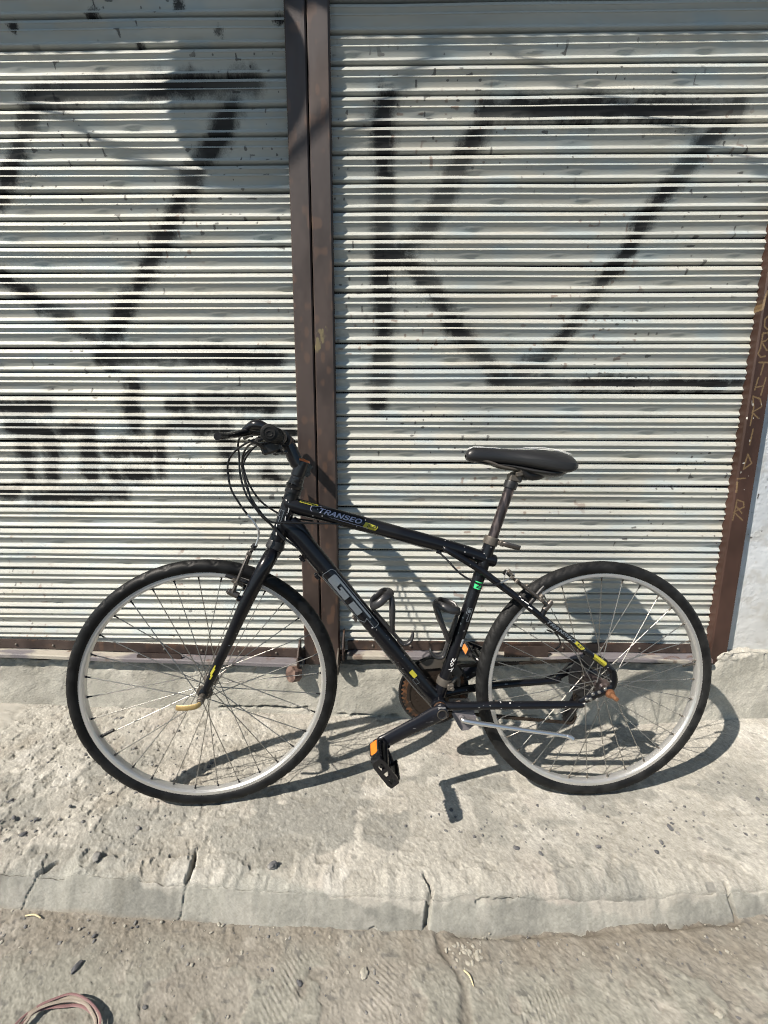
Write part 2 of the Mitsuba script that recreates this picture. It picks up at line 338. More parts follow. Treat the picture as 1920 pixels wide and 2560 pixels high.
def build_pavement():
    xs = axis_x(-1.30, 1.55, .003, 14)
    # profile down the slab: flat top from the wall to the worn shoulder, then the trowelled kerb face
    y_top = np.arange(-.02, -.555, -.003); n1 = len(y_top)
    n2 = 26; n3 = 40
    X = xs[:, None]
    sh = np.interp(xs, [-14, -1.0, -.5, 0, .09, .3, .9, 14], [-.600, -.632, -.640, -.645, -.645, -.636, -.606, -.59])
    sh = sh+kerb_wave(xs)
    ft = np.interp(xs, [-14, -1.0, -.4, .08, .12, .6, 1.0, 14], [.022, .020, .026, .034, .028, .030, .024, .02])+(nz(xs, xs*0, 11, 2, 5)-.5)*.062; ft = np.clip(ft, .006, .06)   # drop from top to the smooth face
    kb = np.interp(xs, [-14, -1.0, -.5, .0, .3, .9, 14], [.070, .075, .080, .088, .100, .082, .07])
    Y = np.zeros((len(xs), n1+n2+n3)); Zl = np.zeros_like(Y)
    gz = ground_z(X, y_top[None])
    s1 = (sh[:, None]+.045+.555)/1.0
    Y[:, :n1] = np.linspace(0, 1, n1)[None]*(sh[:, None]+.05+.02)-.02; Zl[:, :n1] = 0
    t = (np.arange(n2)+1)/n2
    Y[:, n1:n1+n2] = (sh+.05)[:, None]-.05*np.sin(t*PI/2)[None]**1.1; Zl[:, n1:n1+n2] = -ft[:, None]*(1-np.cos(t*PI/2))[None]
    t = (np.arange(n3)+1)/n3
    Y[:, n1+n2:] = sh[:, None]-.030*t[None]; Zl[:, n1+n2:] = -ft[:, None]-(kb+.02-ft)[:, None]*t[None]
    XX = np.broadcast_to(X, Y.shape)
    zone = np.concatenate([np.zeros(n1), np.linspace(0, 1, n2), np.ones(n3)])[None]
    face = np.concatenate([np.zeros(n1+n2), np.ones(n3)])[None]+np.zeros_like(Y)
    Z = ground_z(XX, Y)+Zl
    P = (XX, Y-Zl)                                                                        # unrolled coordinates, so relief does not stretch down the face
    low = nz(*P, 3.1, 1); mid = nz(*P, 11, 2); hi = nz(*P, 46, 3); fin = nz(*P, 150, 4, 3)
    left = sst(-.05, -.75, XX+(low-.5)*.5)
    shoulder = np.exp(-((Y-(sh[:, None]+.035))/.055)**2)*(1-face)
    skin = nz(*P, 6.5, 8, 5)*.7+.3*nz(*P, 30, 9, 3)                                      # where the cement skin has worn off
    worn = sst(.47, .50, skin+left*.06+shoulder*.10)
    chips = sst(.60, .63, nz(*P, 24, 12, 3)+left*.05+shoulder*.05)
    contact = 1-np.exp(-((XX-.58)**2+(Y+.355)**2)/.006)-np.exp(-((XX+.49)**2+(Y+.44)**2)/.006)
    rough = (.35+.45*left+.75*shoulder)*(1-face)+face*.16
    h = (low-.5)*.010*contact+(mid-.5)*.0035*rough+(hi-.5)*.0024*rough+(fin-.5)*.0022*rough
    core = (XX > -1.31)*(XX < 1.56)
    h += (rng.uniform(size=h.shape)-.5)*.0012*(1-.6*face)*core
    h -= worn*(1-face)*.0012*(1+.5*left)+chips*(1-face)*(.0014+.0016*left+.0014*shoulder)+sst(.66, .70, nz(*P, 70, 13, 2))*(1-face)*(.0012+.0016*left)
    lump = sst(.55, .75, nz(*P, 19, 15, 3))
    h += lump*left*.0022*(1-face)+shoulder*(nz(*P, 55, 17, 4)-.5)*.007
    furrow = poly_dist(XX, Y, [(-.60, -.20), (-.72, -.30), (-.80, -.36), (-.83, -.44), (-.93, -.50), (-1.0, -.53)])   # broken channel at the left
    h -= .007*sst(.055, .0, furrow+(mid-.5)*.06)*(1-face)
    cr = pit_cracks(XX, Y); h -= cr*(1-.45*face)
    face_n = face*.95+np.concatenate([np.zeros(n1), np.linspace(0, .7, n2), np.zeros(n3)])[None]*0
    Yd = Y-h*face_n; Zd = Z+h*(1-face_n)
    Yd = Yd+face*cr*.25
    # colour of the cement itself: pale skin, greyer worn patches, dusty beige left, trowelled grey face
    c = lerp3((.300, .285, .252), (.375, .360, .322), sst(.30, .70, low*.5+mid*.5))
    c = lerp3(c, np.array([.335, .292, .262]), sst(.52, .75, nz(*P, 5, 21, 4))*.45)            # pinkish lime
    pale = sst(.54, .66, nz(*P, 8, 22, 5)); c = lerp3(c, np.array([.425, .412, .378]), pale*.7*(1-face))
    grey = sst(.575, .61, nz(*P, 6.0, 24, 5)+.10*(nz(*P, 40, 26, 2)-.5))*sst(-.12, -.32, Y); c = lerp3(c, np.array([.205, .203, .185]), grey*.85*(1-face))
    c = lerp3(c, np.array([.27, .262, .232]), worn*.40*(1-face))
    c = lerp3(c, np.array([.245, .225, .19]), left*sst(.5, .7, nz(*P, 9, 25, 4))*.7*(1-face))
    c = lerp3(c, np.array([.20, .19, .165]), chips*.35*(1-face))
    fc = lerp3((.200, .198, .180), (.272, .268, .240), sst(.3, .7, nz(XX*.5, Y-Zl*1.4, 14, 27, 5)))
    fc = lerp3(fc, np.array([.32, .31, .28]), sst(.56, .70, nz(XX, Y-Zl, 22, 35, 4))*.5); fc = lerp3(fc, np.array([.165, .16, .14]), sst(.60, .72, nz(XX*1.4, (Y-Zl)*.5, 16, 36, 4))*.45)
    fm = sst(.50, .66, np.concatenate([np.zeros(n1), np.linspace(0, .62, n2), np.linspace(.62, 1.6, n3)])[None]+(mid-.5)*.9+(hi-.5)*.5+(nz(*P, 6, 33, 4)-.5)*1.5)
    c = lerp3(c, fc, fm)
    c = c*(1+core[..., None]*.36*(rng.uniform(size=c.shape[:2])[..., None]-.5)*(1-.55*face[..., None]))*(1+core[..., None]*.40*(fin[..., None]-.5))*(1+core[..., None]*.30*(nz(*P, 75, 34, 3)[..., None]-.5))
    speck = sst(.80, .84, nz(*P, 90, 31, 1)); c = lerp3(c, np.array([.09, .09, .09]), speck*.5*(1-.7*face))
    c = lerp3(c, np.array([.10, .09, .075]), np.clip(cr/.03, 0, 1)*.6)
    toe = sst(.75, 1.0, np.concatenate([np.zeros(n1+n2), np.linspace(0, 1, n3)])[None]+(mid-.5)*.5)*face; c = lerp3(c, np.array([.24, .20, .155]), toe*.7)
    m = mesh(np.stack([XX, Yd, Zd], -1).reshape(-1, 3), grid_faces(*XX.shape))
    obj('pavement', m, 'concrete', smooth=True, kind='structure', label='worn pale concrete pavement slab with a trowelled grey kerb', color=c.reshape(-1, 3), raw=True)
build_pavement()

def road_z(x, y):
    b = np.interp(x, [-14, -1.0, -.5, .0, .3, .9, 14], [-.045, -.045, -.063, -.074, -.088, -.070, -.07])
    return b*sst(-1.4, -.95, y)+(-.10)*(1-sst(-1.4, -.95, y))
def build_road():
    xs = axis_x(-1.05, 1.05, .0034, 60)
    ys = np.concatenate([np.arange(-.585, -1.06, -.0030), -1.06-np.cumsum(np.geomspace(.006, 12, 26))])
    XX, Y = np.meshgrid(xs, ys, indexing='ij'); P = (XX, Y)
    low = nz(*P, 3.3, 41); mid = nz(*P, 12, 42); hi = nz(*P, 50, 43); fin = nz(*P, 165, 44, 3)
    skin = nz(*P, 5.0, 45, 5)*.75+.25*nz(*P, 28, 46, 3); slab = sst(.49, .515, skin)
    near = sst(-.78, -.66, Y+(mid-.5)*.10)                                                 # loose dirt along the kerb
    h = (low-.5)*.012+(mid-.5)*.0036+(hi-.5)*.0016+(fin-.5)*.0019
    h += slab*.0035*(1-near)+near*((nz(*P, 90, 47, 3)-.5)*.0045)
    h += sst(.63, .70, nz(*P, 60, 48, 2))*.0018
    for (cx, cy, ang, w, l) in ((-.18, -.765, .75, .05, .10), (-.10, -.755, -.6, .05, .09), (.06, -.80, .3, .04, .08), (.36, -.80, .1, .05, .12), (.28, -.775, .05, .04, .09), (.52, -.83, .2, .05, .10), (-.02, -.77, .9, .04, .07)):   # shoe prints
        u = (XX-cx)*np.cos(ang)+(Y-cy)*np.sin(ang); v = -(XX-cx)*np.sin(ang)+(Y-cy)*np.cos(ang)
        m = sst(1.0, .7, np.hypot(u/l, v/w)); h += m*.0010*sst(.35, .6, nz(XX, Y, 14, 60, 3))*np.sin(u*2*PI/.0085+np.sin(v*30))
    edge = poly_dist(XX, Y, [(.10, -.64), (.12, -.70), (.16, -.76), (.15, -.84), (.20, -.92)]); h -= .006*sst(.014, 0, edge+(hi-.5)*.02)
    core = (np.abs(XX) < 1.06)*(Y > -1.08)
    h = h*(.25+.75*core)+(rng.uniform(size=h.shape)-.5)*.0014*core
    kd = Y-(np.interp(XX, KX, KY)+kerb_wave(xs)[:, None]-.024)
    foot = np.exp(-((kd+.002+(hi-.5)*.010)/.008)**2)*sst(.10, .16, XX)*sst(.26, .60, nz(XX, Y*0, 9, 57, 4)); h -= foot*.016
    Z = road_z(XX, Y)+h
    c = lerp3((.185, .172, .148), (.248, .234, .206), sst(.3, .7, low*.4+mid*.6))
    c = lerp3(c, np.array([.225, .225, .196]), slab*(1-near)*.65)
    c = lerp3(c, np.array([.160, .142, .116]), near*sst(.35, .6, mid)*.75)
    c = lerp3(c, np.array([.32, .30, .265]), sst(.58, .72, nz(*P, 20, 51, 4))*.5)
    c = lerp3(c, np.array([.15, .135, .115]), sst(.60, .72, nz(*P, 36, 52, 3))*.4)
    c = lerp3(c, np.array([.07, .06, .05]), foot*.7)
    c = lerp3(c, np.array([.055, .055, .056]), sst(-1.25, -1.6, Y+(low-.5)*.3))                   # the carriageway proper is asphalt
    c = c*(1+core[..., None]*.30*(rng.uniform(size=c.shape[:2])[..., None]-.5))*(1+core[..., None]*.45*(fin[..., None]-.5))*(1+core[..., None]*.30*(nz(*P, 80, 54, 3)[..., None]-.5))
    c = lerp3(c, np.array([.07, .07, .07]), sst(.82, .85, nz(*P, 95, 53, 1))*.5*core)
    c = lerp3(c, np.array([.10, .085, .07]), sst(.014, 0, edge+(hi-.5)*.02)*.5)
    m = mesh(np.stack([XX, Y, Z], -1).reshape(-1, 3), grid_faces(*XX.shape))
    obj('road', m, 'concrete', smooth=True, kind='structure', label='dusty concrete street with shoe prints and loose grit', color=c.reshape(-1, 3), raw=True)
build_road()

def build_plinth():
    xs = axis_x(-1.55, 1.50, .0036, 12)
    top = np.interp(xs, [-12, -1.4, -.97, -.5, 0, .5, 1.06, 1.13, 1.18, 1.3, 12], [.224, .222, .216, .206, .219, .226, .232, .232, .285, .286, .29])
    top = top+(nz(xs, xs*0, 14, 61, 4)-.5)*.018
    n1, n2, n3 = 74, 10, 22
    t1 = np.linspace(0, 1, n1)[None]; X = xs[:, None]
    bz = (ground_z(xs, xs*0-.03)-.012)[:, None]; tz = top[:, None]
    right = sst(1.12, 1.18, xs)[:, None]
    Z1 = bz+(tz-.010-bz)*t1; Y1 = -.050+.018*t1-.012*right*t1+0*Z1
    a = np.linspace(0, PI/2, n2+1)[None, 1:]; Z2 = tz-.010+.010*np.sin(a); Y2 = -.032-.012*right+.012*(1-np.cos(a))+0*Z2
    t3 = np.linspace(0, 1, n3+1)[None, 1:]; Z3 = tz+0*t3+0*X; Y3 = Y2[:, -1:]+(.09-Y2[:, -1:])*t3
    Y = np.hstack([Y1, Y2, Y3]); Z = np.hstack([Z1, Z2, Z3]); XX = np.broadcast_to(X, Y.shape)
    P = (XX, Z-Y); low = nz(*P, 4, 62); mid = nz(*P, 14, 63); hi = nz(*P, 55, 64, 3)
    edge = np.exp(-((Z-tz)/.028)**2)
    h = (low-.5)*.016+(mid-.5)*.009+(hi-.5)*.0042*(.7+1.8*edge)
    h += (rng.uniform(size=h.shape)-.5)*.0014
    bite = sst(.52, .62, nz(*P, 15, 66, 3)+.10*edge)*edge; h -= bite*.014
    crack = poly_dist(XX, Z, [(-.62, .048), (-.45, .050), (-.36, .044), (-.30, .050), (-.27, .02)])
    crack2 = poly_dist(XX, Z, [(-.24, .030), (-.1, .022), (.1, .018), (.3, .020), (.6, .03)])
    cr = np.maximum(sst(.0055, .001, crack+(hi-.5)*.016)*sst(.42, .55, nz(XX, Z, 22, 73, 2)), sst(.0065, .001, crack2+(hi-.5)*.016)*sst(.36, .5, nz(XX, Z, 18, 74, 2))*sst(-.3, -.2, XX)); h -= cr*.014
    top_zone = np.hstack([np.zeros_like(Z1), np.zeros_like(Z2)+np.linspace(0, 1, n2)[None], np.ones_like(Z3)])
    Yd = Y-h*(1-top_zone); Zd = Z+h*top_zone*.5
    c = lerp3((.285, .278, .245), (.375, .365, .325), sst(.3, .7, low*.4+mid*.6))
    c = lerp3(c, np.array([.40, .385, .345]), sst(.55, .7, nz(*P, 12, 68, 4)+.12*edge)*.6)
    c = lerp3(c, np.array([.20, .19, .165]), sst(.56, .72, nz(XX*.5, P[1], 9, 69, 4))*.45)
    c = c*(1+.28*(rng.uniform(size=c.shape[:2])[..., None]-.5))*(1+.30*(hi[..., None]-.5))
    c = lerp3(c, np.array([.14, .13, .11]), cr*.5)
    m = mesh(np.stack([XX, Yd, Zd], -1).reshape(-1, 3), grid_faces(*XX.shape))
    obj('step', m, 'concrete', smooth=True, kind='structure', label='rough concrete step below the shutters', color=c.reshape(-1, 3), raw=True)
build_plinth()

# ------------------------------------------------------------------ the shutters
PROFILE = [(0.0, -.005), (.018, -.003), (.030, .0012), (.042, .0028), (.09, .0052), (.15, .0080), (.200, .0100), (.212, .0100), (.222, .0085), (.28, .0060), (.336, .0036), (.346, .0036),
           (.385, .0060), (.430, .0088), (.442, .0089), (.452, .0074), (.52, .0050), (.60, .0025), (.66, .0010), (.712, -.0001), (.722, -.0001), (.77, .0022), (.82, .0047), (.868, .0072),
           (.884, .0073), (.908, .0060), (.936, .0036), (.952, .0008), (.962, -.005)]
def slat_mesh(x0, x1, ztop, pitch, seed):
    r = np.random.default_rng(seed)
    xs = np.linspace(x0, x1, int((x1-x0)/.0105)); pf = np.array(PROFILE)
    ph, gap = r.uniform(0, .27), r.uniform(.255, .285)
    g = np.zeros_like(xs); g2 = np.zeros_like(xs)
    k = 0
    for xc in np.arange(x0-.3+ph, x1+.3, gap):
        xc = xc+r.normal(0, .012); s = r.uniform(.5, 1.25); g += s*np.exp(-((xs-xc)/.024)**2); g2 += s*np.exp(-((xs-xc-.02)/.05)**2)
    wav = (meshkit.noise(np.stack([xs*3.1, xs*0+seed, xs*0], -1))-.5)*.0030
    wz = (meshkit.noise(np.stack([xs*1.6, xs*0+seed+50, xs*0], -1))-.5)*.0026
    wz2 = (meshkit.noise(np.stack([xs*14, xs*0+seed+90, xs*0], -1))-.5)
    
    E = np.repeat(pf[None, :, 1], len(xs), 0); Fz = np.repeat(pf[None, :, 0], len(xs), 0)
    wa = np.exp(-((Fz-.575)/.035)**2); wb = np.exp(-((Fz-.71)/.05)**2); wc = np.exp(-((Fz-.16)/.06)**2)
    E += g[:, None]*(.0019*wa-.0012*wb)+wb*g2[:, None]*-.0005+wc*wz2[:, None]*.0004
    Fz = Fz+g2[:, None]*.022*np.exp(-((Fz-.735)/.035)**2)+wz2[:, None]*.005*np.exp(-((Fz-.30)/.10)**2)
    Y = -(E+wav[:, None]*sst(-.003, .002, E)); Z = ztop-Fz*pitch+wz[:, None]
    # back sheet closes the slat
    yb = Y*0; yb = np.maximum(Y, 0)+.006
    n = len(pf); V = np.concatenate([np.stack([np.broadcast_to(xs[:, None], Y.shape), Y, Z], -1), np.stack([np.broadcast_to(xs[:, None], Y.shape), yb, Z], -1)[:, ::-1]], 1)
    return mesh(V.reshape(-1, 3), grid_faces(len(xs), 2*n, wrap_v=True)[:, ::-1])
def shutter(label, x0, x1, z0, pitch, i0, i1, seed):
    t = thing('rolling_shutter', label, 'shutter')
    for i in range(i0, i1): obj('slat', slat_mesh(x0, x1, z0-pitch*i, pitch, seed+i), 'galvanised_paint', t, smooth=24)
    return t
left = shutter('pale metal roller shutter left of the brown posts, sprayed with black letters', -1.86, -.300, 2.2009, .07481, -4, 26, 100)
right = shutter('pale metal roller shutter behind the saddle, sprayed with a big black K', -.186, 1.146, 2.2322, .07624, -4, 26, 300)
def rail(t, x0, x1, za, zb):
    """Bottom angle of a shutter: upright brown leg, level leg towards the street, rolled edge, rivets."""
    n = 60; xs = np.linspace(x0, x1, n)
    zt = np.interp(xs, [x0, x1], [za, zb])+(meshkit.noise(np.stack([xs*9, xs*0+za*100, xs*0], -1))-.5)*.003
    prof = [(-.014, 0), (-.0205, 0), (-.0205, -.030), (-.0165, -.033)]
    v = np.stack([np.stack([xs, xs*0+y, zt+z], -1) for y, z in prof+[(-.010, -.033), (-.010, 0)]], 1)
    obj('bottom_bar', mesh(v.reshape(-1, 3), grid_faces(n, 6, wrap_v=True)), 'brown_steel', t, smooth=30)
    prof = [(-.010, -.0335), (-.052, -.0365), (-.056, -.039), (-.056, -.050), (-.050, -.052), (-.050, -.043), (-.010, -.040)]
    bend = (meshkit.noise(np.stack([xs*5, xs*0+za*50, xs*0], -1))-.5)*.005
    v = np.stack([np.stack([xs, xs*0+y-bend*(y < -.04), zt+z], -1) for y, z in prof], 1)
    obj('sill_flange', mesh(v.reshape(-1, 3), grid_faces(n, 7, wrap_v=True)), 'weathered_flange', t, smooth=25)
    for xc in np.arange(x0+.09, x1-.03, .136):
        z = np.interp(xc, [x0, x1], [za, zb])-.016
        obj('rivet', lathe([(.0001, .0045), (.003, .004), (.0048, .002), (.0052, 0)], (xc, -.0205, z), (0, -1, 0), n=10), 'dull_steel', t, smooth=60)
def flange_color(p, n, uv):
    a = fbm(p.x*9, p.y*30, 2.0, 4); c = mix((.15, .14, .15), (.34, .315, .27), smoothstep(.42, .62, a))
    return mix(c, mi.Color3f(.10, .055, .04), smoothstep(.66, .78, fbm(p.x*30, p.y*40, 6.0))*.7)
scene['mat_weathered_flange'] = pr(proc(flange_color), .7, .1, .3)
rail(left, -1.86, -.305, .300, .263)
rail(right, -.150, 1.128, .298, .298)
def handle_plate(t, x0, x1, z0, z1, tilt):
    pts = Polygon([(0, 0), (x1-x0, 0), (x1-x0, z1-z0-.006), (x1-x0-.008, z1-z0), (.008, z1-z0), (0, z1-z0-.008)])
    obj('handle_plate', prism(pts, .005, (x0, -.049, z0), frame((1, 0, tilt), (0, .12, 1))), 'brown_steel', t, smooth=20)
handle_plate(left, -.905, -.745, .226, .258, -.02)
handle_plate(right, .405, .558, .262, .298, 0.0)
# lock plates that stand out from the wall next to the posts, one pair per shutter
lug = Polygon([(0, -.045), (.030, -.046), (.052, -.030), (.060, -.010), (.058, .012), (.045, .030), (.020, .050), (0, .055)]).buffer(.003)
lug = lug.difference(Polygon([(.034+.007*math.cos(a), -.004+.009*math.sin(a)) for a in np.linspace(0, 2*PI, 17)[:-1]]))
lugR = frame((0, -1, 0), (0, 0, 1))
obj('lock_plate', prism(lug, .005, (-.163, -.014, .285), lugR), 'brown_steel', right, smooth=20)
obj('lock_plate', prism(lug, .005, (-.322, -.014, .248), lugR), 'brown_steel', left, smooth=20)

# ------------------------------------------------------------------ steel posts and side frame
cp = thing('steel_post', 'brown steel post of two channels between the two shutters', 'post')
def channel(x0, x1, yf, z0, z1, t):
    w = x1-x0; d = .030
    p = Polygon([(0, 0), (.004, -.004+.0), (w-.004, -.004), (w, 0), (w, d), (w-.004, d), (w-.004, .004), (.004, .004), (.004, d), (0, d)])
    m = trimesh.creation.extrude_polygon(p, z1-z0, engine='earcut'); v = np.array(m.vertices)
    return mesh(np.stack([v[:, 0]+x0, v[:, 1]+yf, v[:, 2]+z0], 1), m.faces)
obj('channel', channel(-.306, -.2455, -.026, .212, 2.75, cp), 'brown_steel', cp, smooth=20)
obj('channel', channel(-.2415, -.1795, -.029, .205, 2.75, cp), 'brown_steel', cp, smooth=20)
obj('weld', tube([(-.243, -.017, .93+.012*k+(k % 2)*.003) for k in range(7)], [.003, .005, .0035, .005, .0035, .005, .003], 8), 'rust', cp, smooth=60)
obj('lock_plate', prism(affinity.scale(lug, .85, .85), .005, (-.183, -.026, .228), lugR), 'dull_steel', cp, smooth=20)
rp = thing('steel_post', 'brown steel side frame with chalk letters running down it', 'post')
obj('upright', channel(1.134, 1.194, -.030, .19, 2.75, rp), 'chalked_steel', rp, smooth=20)
# dirt-dark void behind the gaps
obj('shutter_backing', mesh([(-1.9, .05, .2), (1.2, .05, .2), (1.2, .05, 2.8), (-1.9, .05, 2.8)], [[0, 1, 2, 3]]), 'inner_dark', None, smooth=False, raw=True)
labels['shutter_backing'] = {'label': 'dark shop interior behind the shutter slats', 'kind': 'structure'}
# white rendered wall at the right, lintel and canopy above the frame
def build_plaster():
    xs = np.concatenate([np.arange(1.150, 1.75, .006), np.geomspace(1.75, 9, 20)]); zs = np.concatenate([np.arange(.27, 1.5, .006), np.arange(1.5, 3.61, .03)])
    XX, Z = np.meshgrid(xs, zs, indexing='ij'); h = (nz(XX, Z, 5, 71)-.5)*.010+(nz(XX, Z, 25, 72, 3)-.5)*.004
    front = np.stack([XX, -.006-h, Z], -1).reshape(-1, 3); m = mesh(front, grid_faces(*XX.shape))
    b = trimesh.creation.box(extents=(7.85, .2, 3.33)); b.apply_translation((1.150+3.925, .115, 1.935))
    w = thing('plastered_wall', 'white plastered wall to the right of the side frame', 'wall')
    obj('plaster', m, 'plaster', w, smooth=True)
    obj('core', b, 'render_grey', w, smooth=False)
build_plaster()
lw = thing('lintel_wall', 'plain grey lintel wall above the roller shutters', 'wall')
obj('lintel', rbox((5.2, .28, .95), (-1.45, .13, 3.225), .03), 'render_grey', lw, smooth=20)
aw = thing('canopy', 'corrugated metal canopy over the roller shutters', 'canopy')
def build_canopy():
    q = .60; xs = np.arange(-4.2, 3.2, .019); h = .008*np.sin(xs*2*PI/.076)
    ys = np.array([-.012, -q]); drop = (-.10)
    edge = (meshkit.noise(np.stack([xs*2.2, xs*0, xs*0], -1))-.5)*.05
    V = np.stack([np.stack([xs, xs*0-.012, 3.42+h], -1), np.stack([xs, -q+edge*.4, 3.268+.012*xs+h], -1)], 1)
    obj('roof_sheet', mesh(V.reshape(-1, 3), grid_faces(len(xs), 2)), 'weathered_sheet', aw, smooth=40)
    for x in (-3.6, -2.2, -.8, .6, 2.0, 3.0): obj('bracket', tube([(x, -.015, 3.05), (x, -q+.08, 3.28)], .014, 8), 'brown_steel', aw, smooth=40)
build_canopy()
dishx, dishq, dishz = -.50-.40*1.48, .40, 2.085+.40*1.888
ds = thing('satellite_dish', 'round grey satellite dish fixed to the lintel', 'satellite dish')
obj('reflector', lathe([(.001, 0), (.08, .006), (.16, .024), (.23, .050), (.23, .054), (.16, .028), (.08, .010), (.001, .004)], (dishx, -dishq, dishz), (0, -1, 0), n=48), 'weathered_sheet', ds, smooth=40)
obj('arm', tube([(dishx, -dishq+.01, dishz-.01), (dishx+.02, -.15, dishz+.04), (dishx+.02, -.015, dishz+.06)], .016, 8), 'weathered_sheet', ds, smooth=40)
def wire(label, shadow, q, r=.0055):
    s = np.array(shadow, float); d = np.stack([s[:, 0], s[:, 0]*0, s[:, 1]], -1)+SUN[None]/(-SUN[1])*q
    a, b = d[0]-(d[1]-d[0])*3, d[-1]+(d[-1]-d[-2])*3
    k = thing('overhead_cable', label, 'cable')
    obj('wire', tube(np.vstack([a, d, b]), r, 8, smooth=5), 'cable_black', k, smooth=60)
wire('black overhead cable sagging in front of both shutters', [(-1.165, 1.998), (-1.057, 1.979), (-.931, 1.924), (-.833, 1.863), (-.697, 1.819), (-.55, 1.772), (-.40, 1.748), (-.283, 1.765), (-.17, 1.847), (-.08, 1.919), (.04, 2.03)], .75, .009)
wire('black overhead cable slanting down over the right shutter', [(.36, 2.10), (.52, 2.02), (.70, 1.955), (.86, 1.895), (1.0, 1.847), (1.117, 1.791)], .75, .006)

# padlock on the left lock plate
pk = thing('padlock', 'rusty brown padlock hanging beside the front wheel', 'padlock')
pR = frame((.83, -.42, -.36), (.30, .05, .95))
hexp = Polygon([(.024*math.cos(a)*1.05, .024*math.sin(a)) for a in np.linspace(0, 2*PI, 9)[:-1]]).buffer(.004)
obj('body', prism(hexp, .030, (-.338, -.066, .196), frame((0.55, -.55, -.1), (.2, .15, 1))), 'rusty_lock', pk, smooth=25)
obj('shackle', tube([(-.338, -.052, .21), (-.328, -.046, .238), (-.320, -.044, .246), (-.310, -.048, .238), (-.314, -.056, .208)], .0042, 8, smooth=4), 'dull_steel', pk, smooth=60)
obj('keyway', lathe([(.0005, .0012), (.0035, .001), (.004, 0)], (-.338-.0115*0, -.0835, .190), (.05, -1, .1), n=12), 'pale_stone', pk, smooth=30)
def lock_color(p, n, uv): return mix((.085, .055, .045), (.17, .115, .095), smoothstep(.35, .65, fbm(p.x*80, p.y*80, p.z*80)))
scene['mat_rusty_lock'] = pr(proc(lock_color), .6, .2, .4)
# ------------------------------------------------------------------ the bicycle
# bike coordinates in metres: a forwards from the rear axle, b up from the ground, c towards the wall (the rider's right)
BO = np.array([.5806, -.3548, 0.0])
BR = np.stack([[-.99680, -.07660, .02300], [.01650, .08480, .99630], [-.07820, .99350, -.08330]], 1)
BR, _ = np.linalg.qr(BR); BR *= np.sign(np.diag(BR.T@np.stack([[-.9968, -.0766, .023], [.0165, .0848, .9963], [-.0782, .9935, -.0833]], 1)))
WB, WR, HA, DL = 1.0758, .345, math.radians(71), .0895
def Bm(m): v = np.array(m.vertices)@BR.T+BO; return mesh(v, m.faces)
_ax = np.array([-math.cos(HA), math.sin(HA), 0]); _base = np.array([WB, WR, 0])-.045*np.array([math.sin(HA), math.cos(HA), 0])
def steer_pts(v):
    v = np.asarray(v, float)-_base
    return v*math.cos(DL)+np.cross(_ax, v)*math.sin(DL)+np.outer(v@_ax, _ax)*(1-math.cos(DL))+_base
def Sm(m): return Bm(mesh(steer_pts(m.vertices), m.faces))
bk = thing('bicycle', 'black flat-bar bicycle with chrome kickstand leaning on the brown post between the shutters', 'bicycle')
def part(name, m, mat, steered=False, parent=None, smooth=35, label=None):
    return obj(name, (Sm if steered else Bm)(m), mat, parent or bk, smooth=smooth, label=label)
V3 = lambda *p: np.array(p, float)

class Skin:
    """Prints on a straight tube: (s, t) = metres along the tube from p0, metres round it from the side that faces the rider's left (up is +)."""
    def __init__(self, p0, p1, r, lift=.0006):
        self.p0, self.d = np.asarray(p0, float), np.asarray(p1, float)-np.asarray(p0, float)
        self.d = self.d/np.linalg.norm(self.d); self.r = r; self.lift = lift
        self.out = V3(0, 0, -1); self.out = self.out-self.d*(self.out@self.d); self.out /= np.linalg.norm(self.out)
        self.up = np.cross(self.out, self.d)
        if self.up[1] < 0: self.up = -self.up
    def wrap(self, m, thick=.0005):
        v, f = trimesh.remesh.subdivide_to_size(np.array(m.vertices), np.array(m.faces), .004)
        th = v[:, 1]/self.r; rr = self.r+self.lift+np.clip(v[:, 2], 0, thick)
        q = self.p0+v[:, :1]*self.d+rr[:, None]*(np.cos(th)[:, None]*self.out+np.sin(th)[:, None]*self.up)
        return mesh(q, f)
    def poly(self, p, s0=0, t0=0):
        ps = getattr(p, 'geoms', [p])
        ms = [trimesh.creation.extrude_polygon(g, .0005, engine='earcut') for g in ps if not g.is_empty]
        m = trimesh.util.concatenate(ms); m.apply_translation((s0, t0, 0)); return self.wrap(m)
    def text(self, s, h, s0, t0, bold=True, slant=0.0, stretch=1.0, flip=False):
        m = meshkit.text_mesh(s, h, .0005, bold); v = np.array(m.vertices)
        v[:, 0] = (v[:, 0]+slant*v[:, 1])*stretch
        if flip: v[:, :2] *= -1
        v[:, 0] += s0; v[:, 1] += t0
        return self.wrap(mesh(v, m.faces))
rect = lambda s0, t0, s1, t1: sbox(min(s0, s1), min(t0, t1), max(s0, s1), max(t0, t1))
def outline(p, w=.0012): return p.buffer(w).difference(p)

# frame tubes
HB, HT = V3(.8965, .7270, 0), V3(.8462, .8850, 0)
BB = V3(.4520, .2900, 0)
ht = part('head_tube', cat([cyl(HB+(HT-HB)*.07, HT-(HT-HB)*.06, .0195, 28, .08), cyl(HB+(HT-HB)*.07, HB+(HT-HB)*.16, .0215, 28, .2), cyl(HT-(HT-HB)*.14, HT-(HT-HB)*.06, .0215, 28, .2)]), 'frame_paint')
tt0, tt1 = V3(.8480, .8310, 0), V3(.3056, .6874, 0)
tt = part('top_tube', cat([tube([tt0+V3(.016, .006, 0), tt0+(tt1-tt0)*.04, V3(.4481, .7290, 0), tt1+(tt0-tt1)*.03], [.0215, .0212, .0185, .0170], 28, smooth=8),
                           tube([tt1+(tt0-tt1)*.04, tt1+(tt0-tt1)*.006, tt1, ], [.0170, .0168, .0145], 28)]), 'frame_paint')
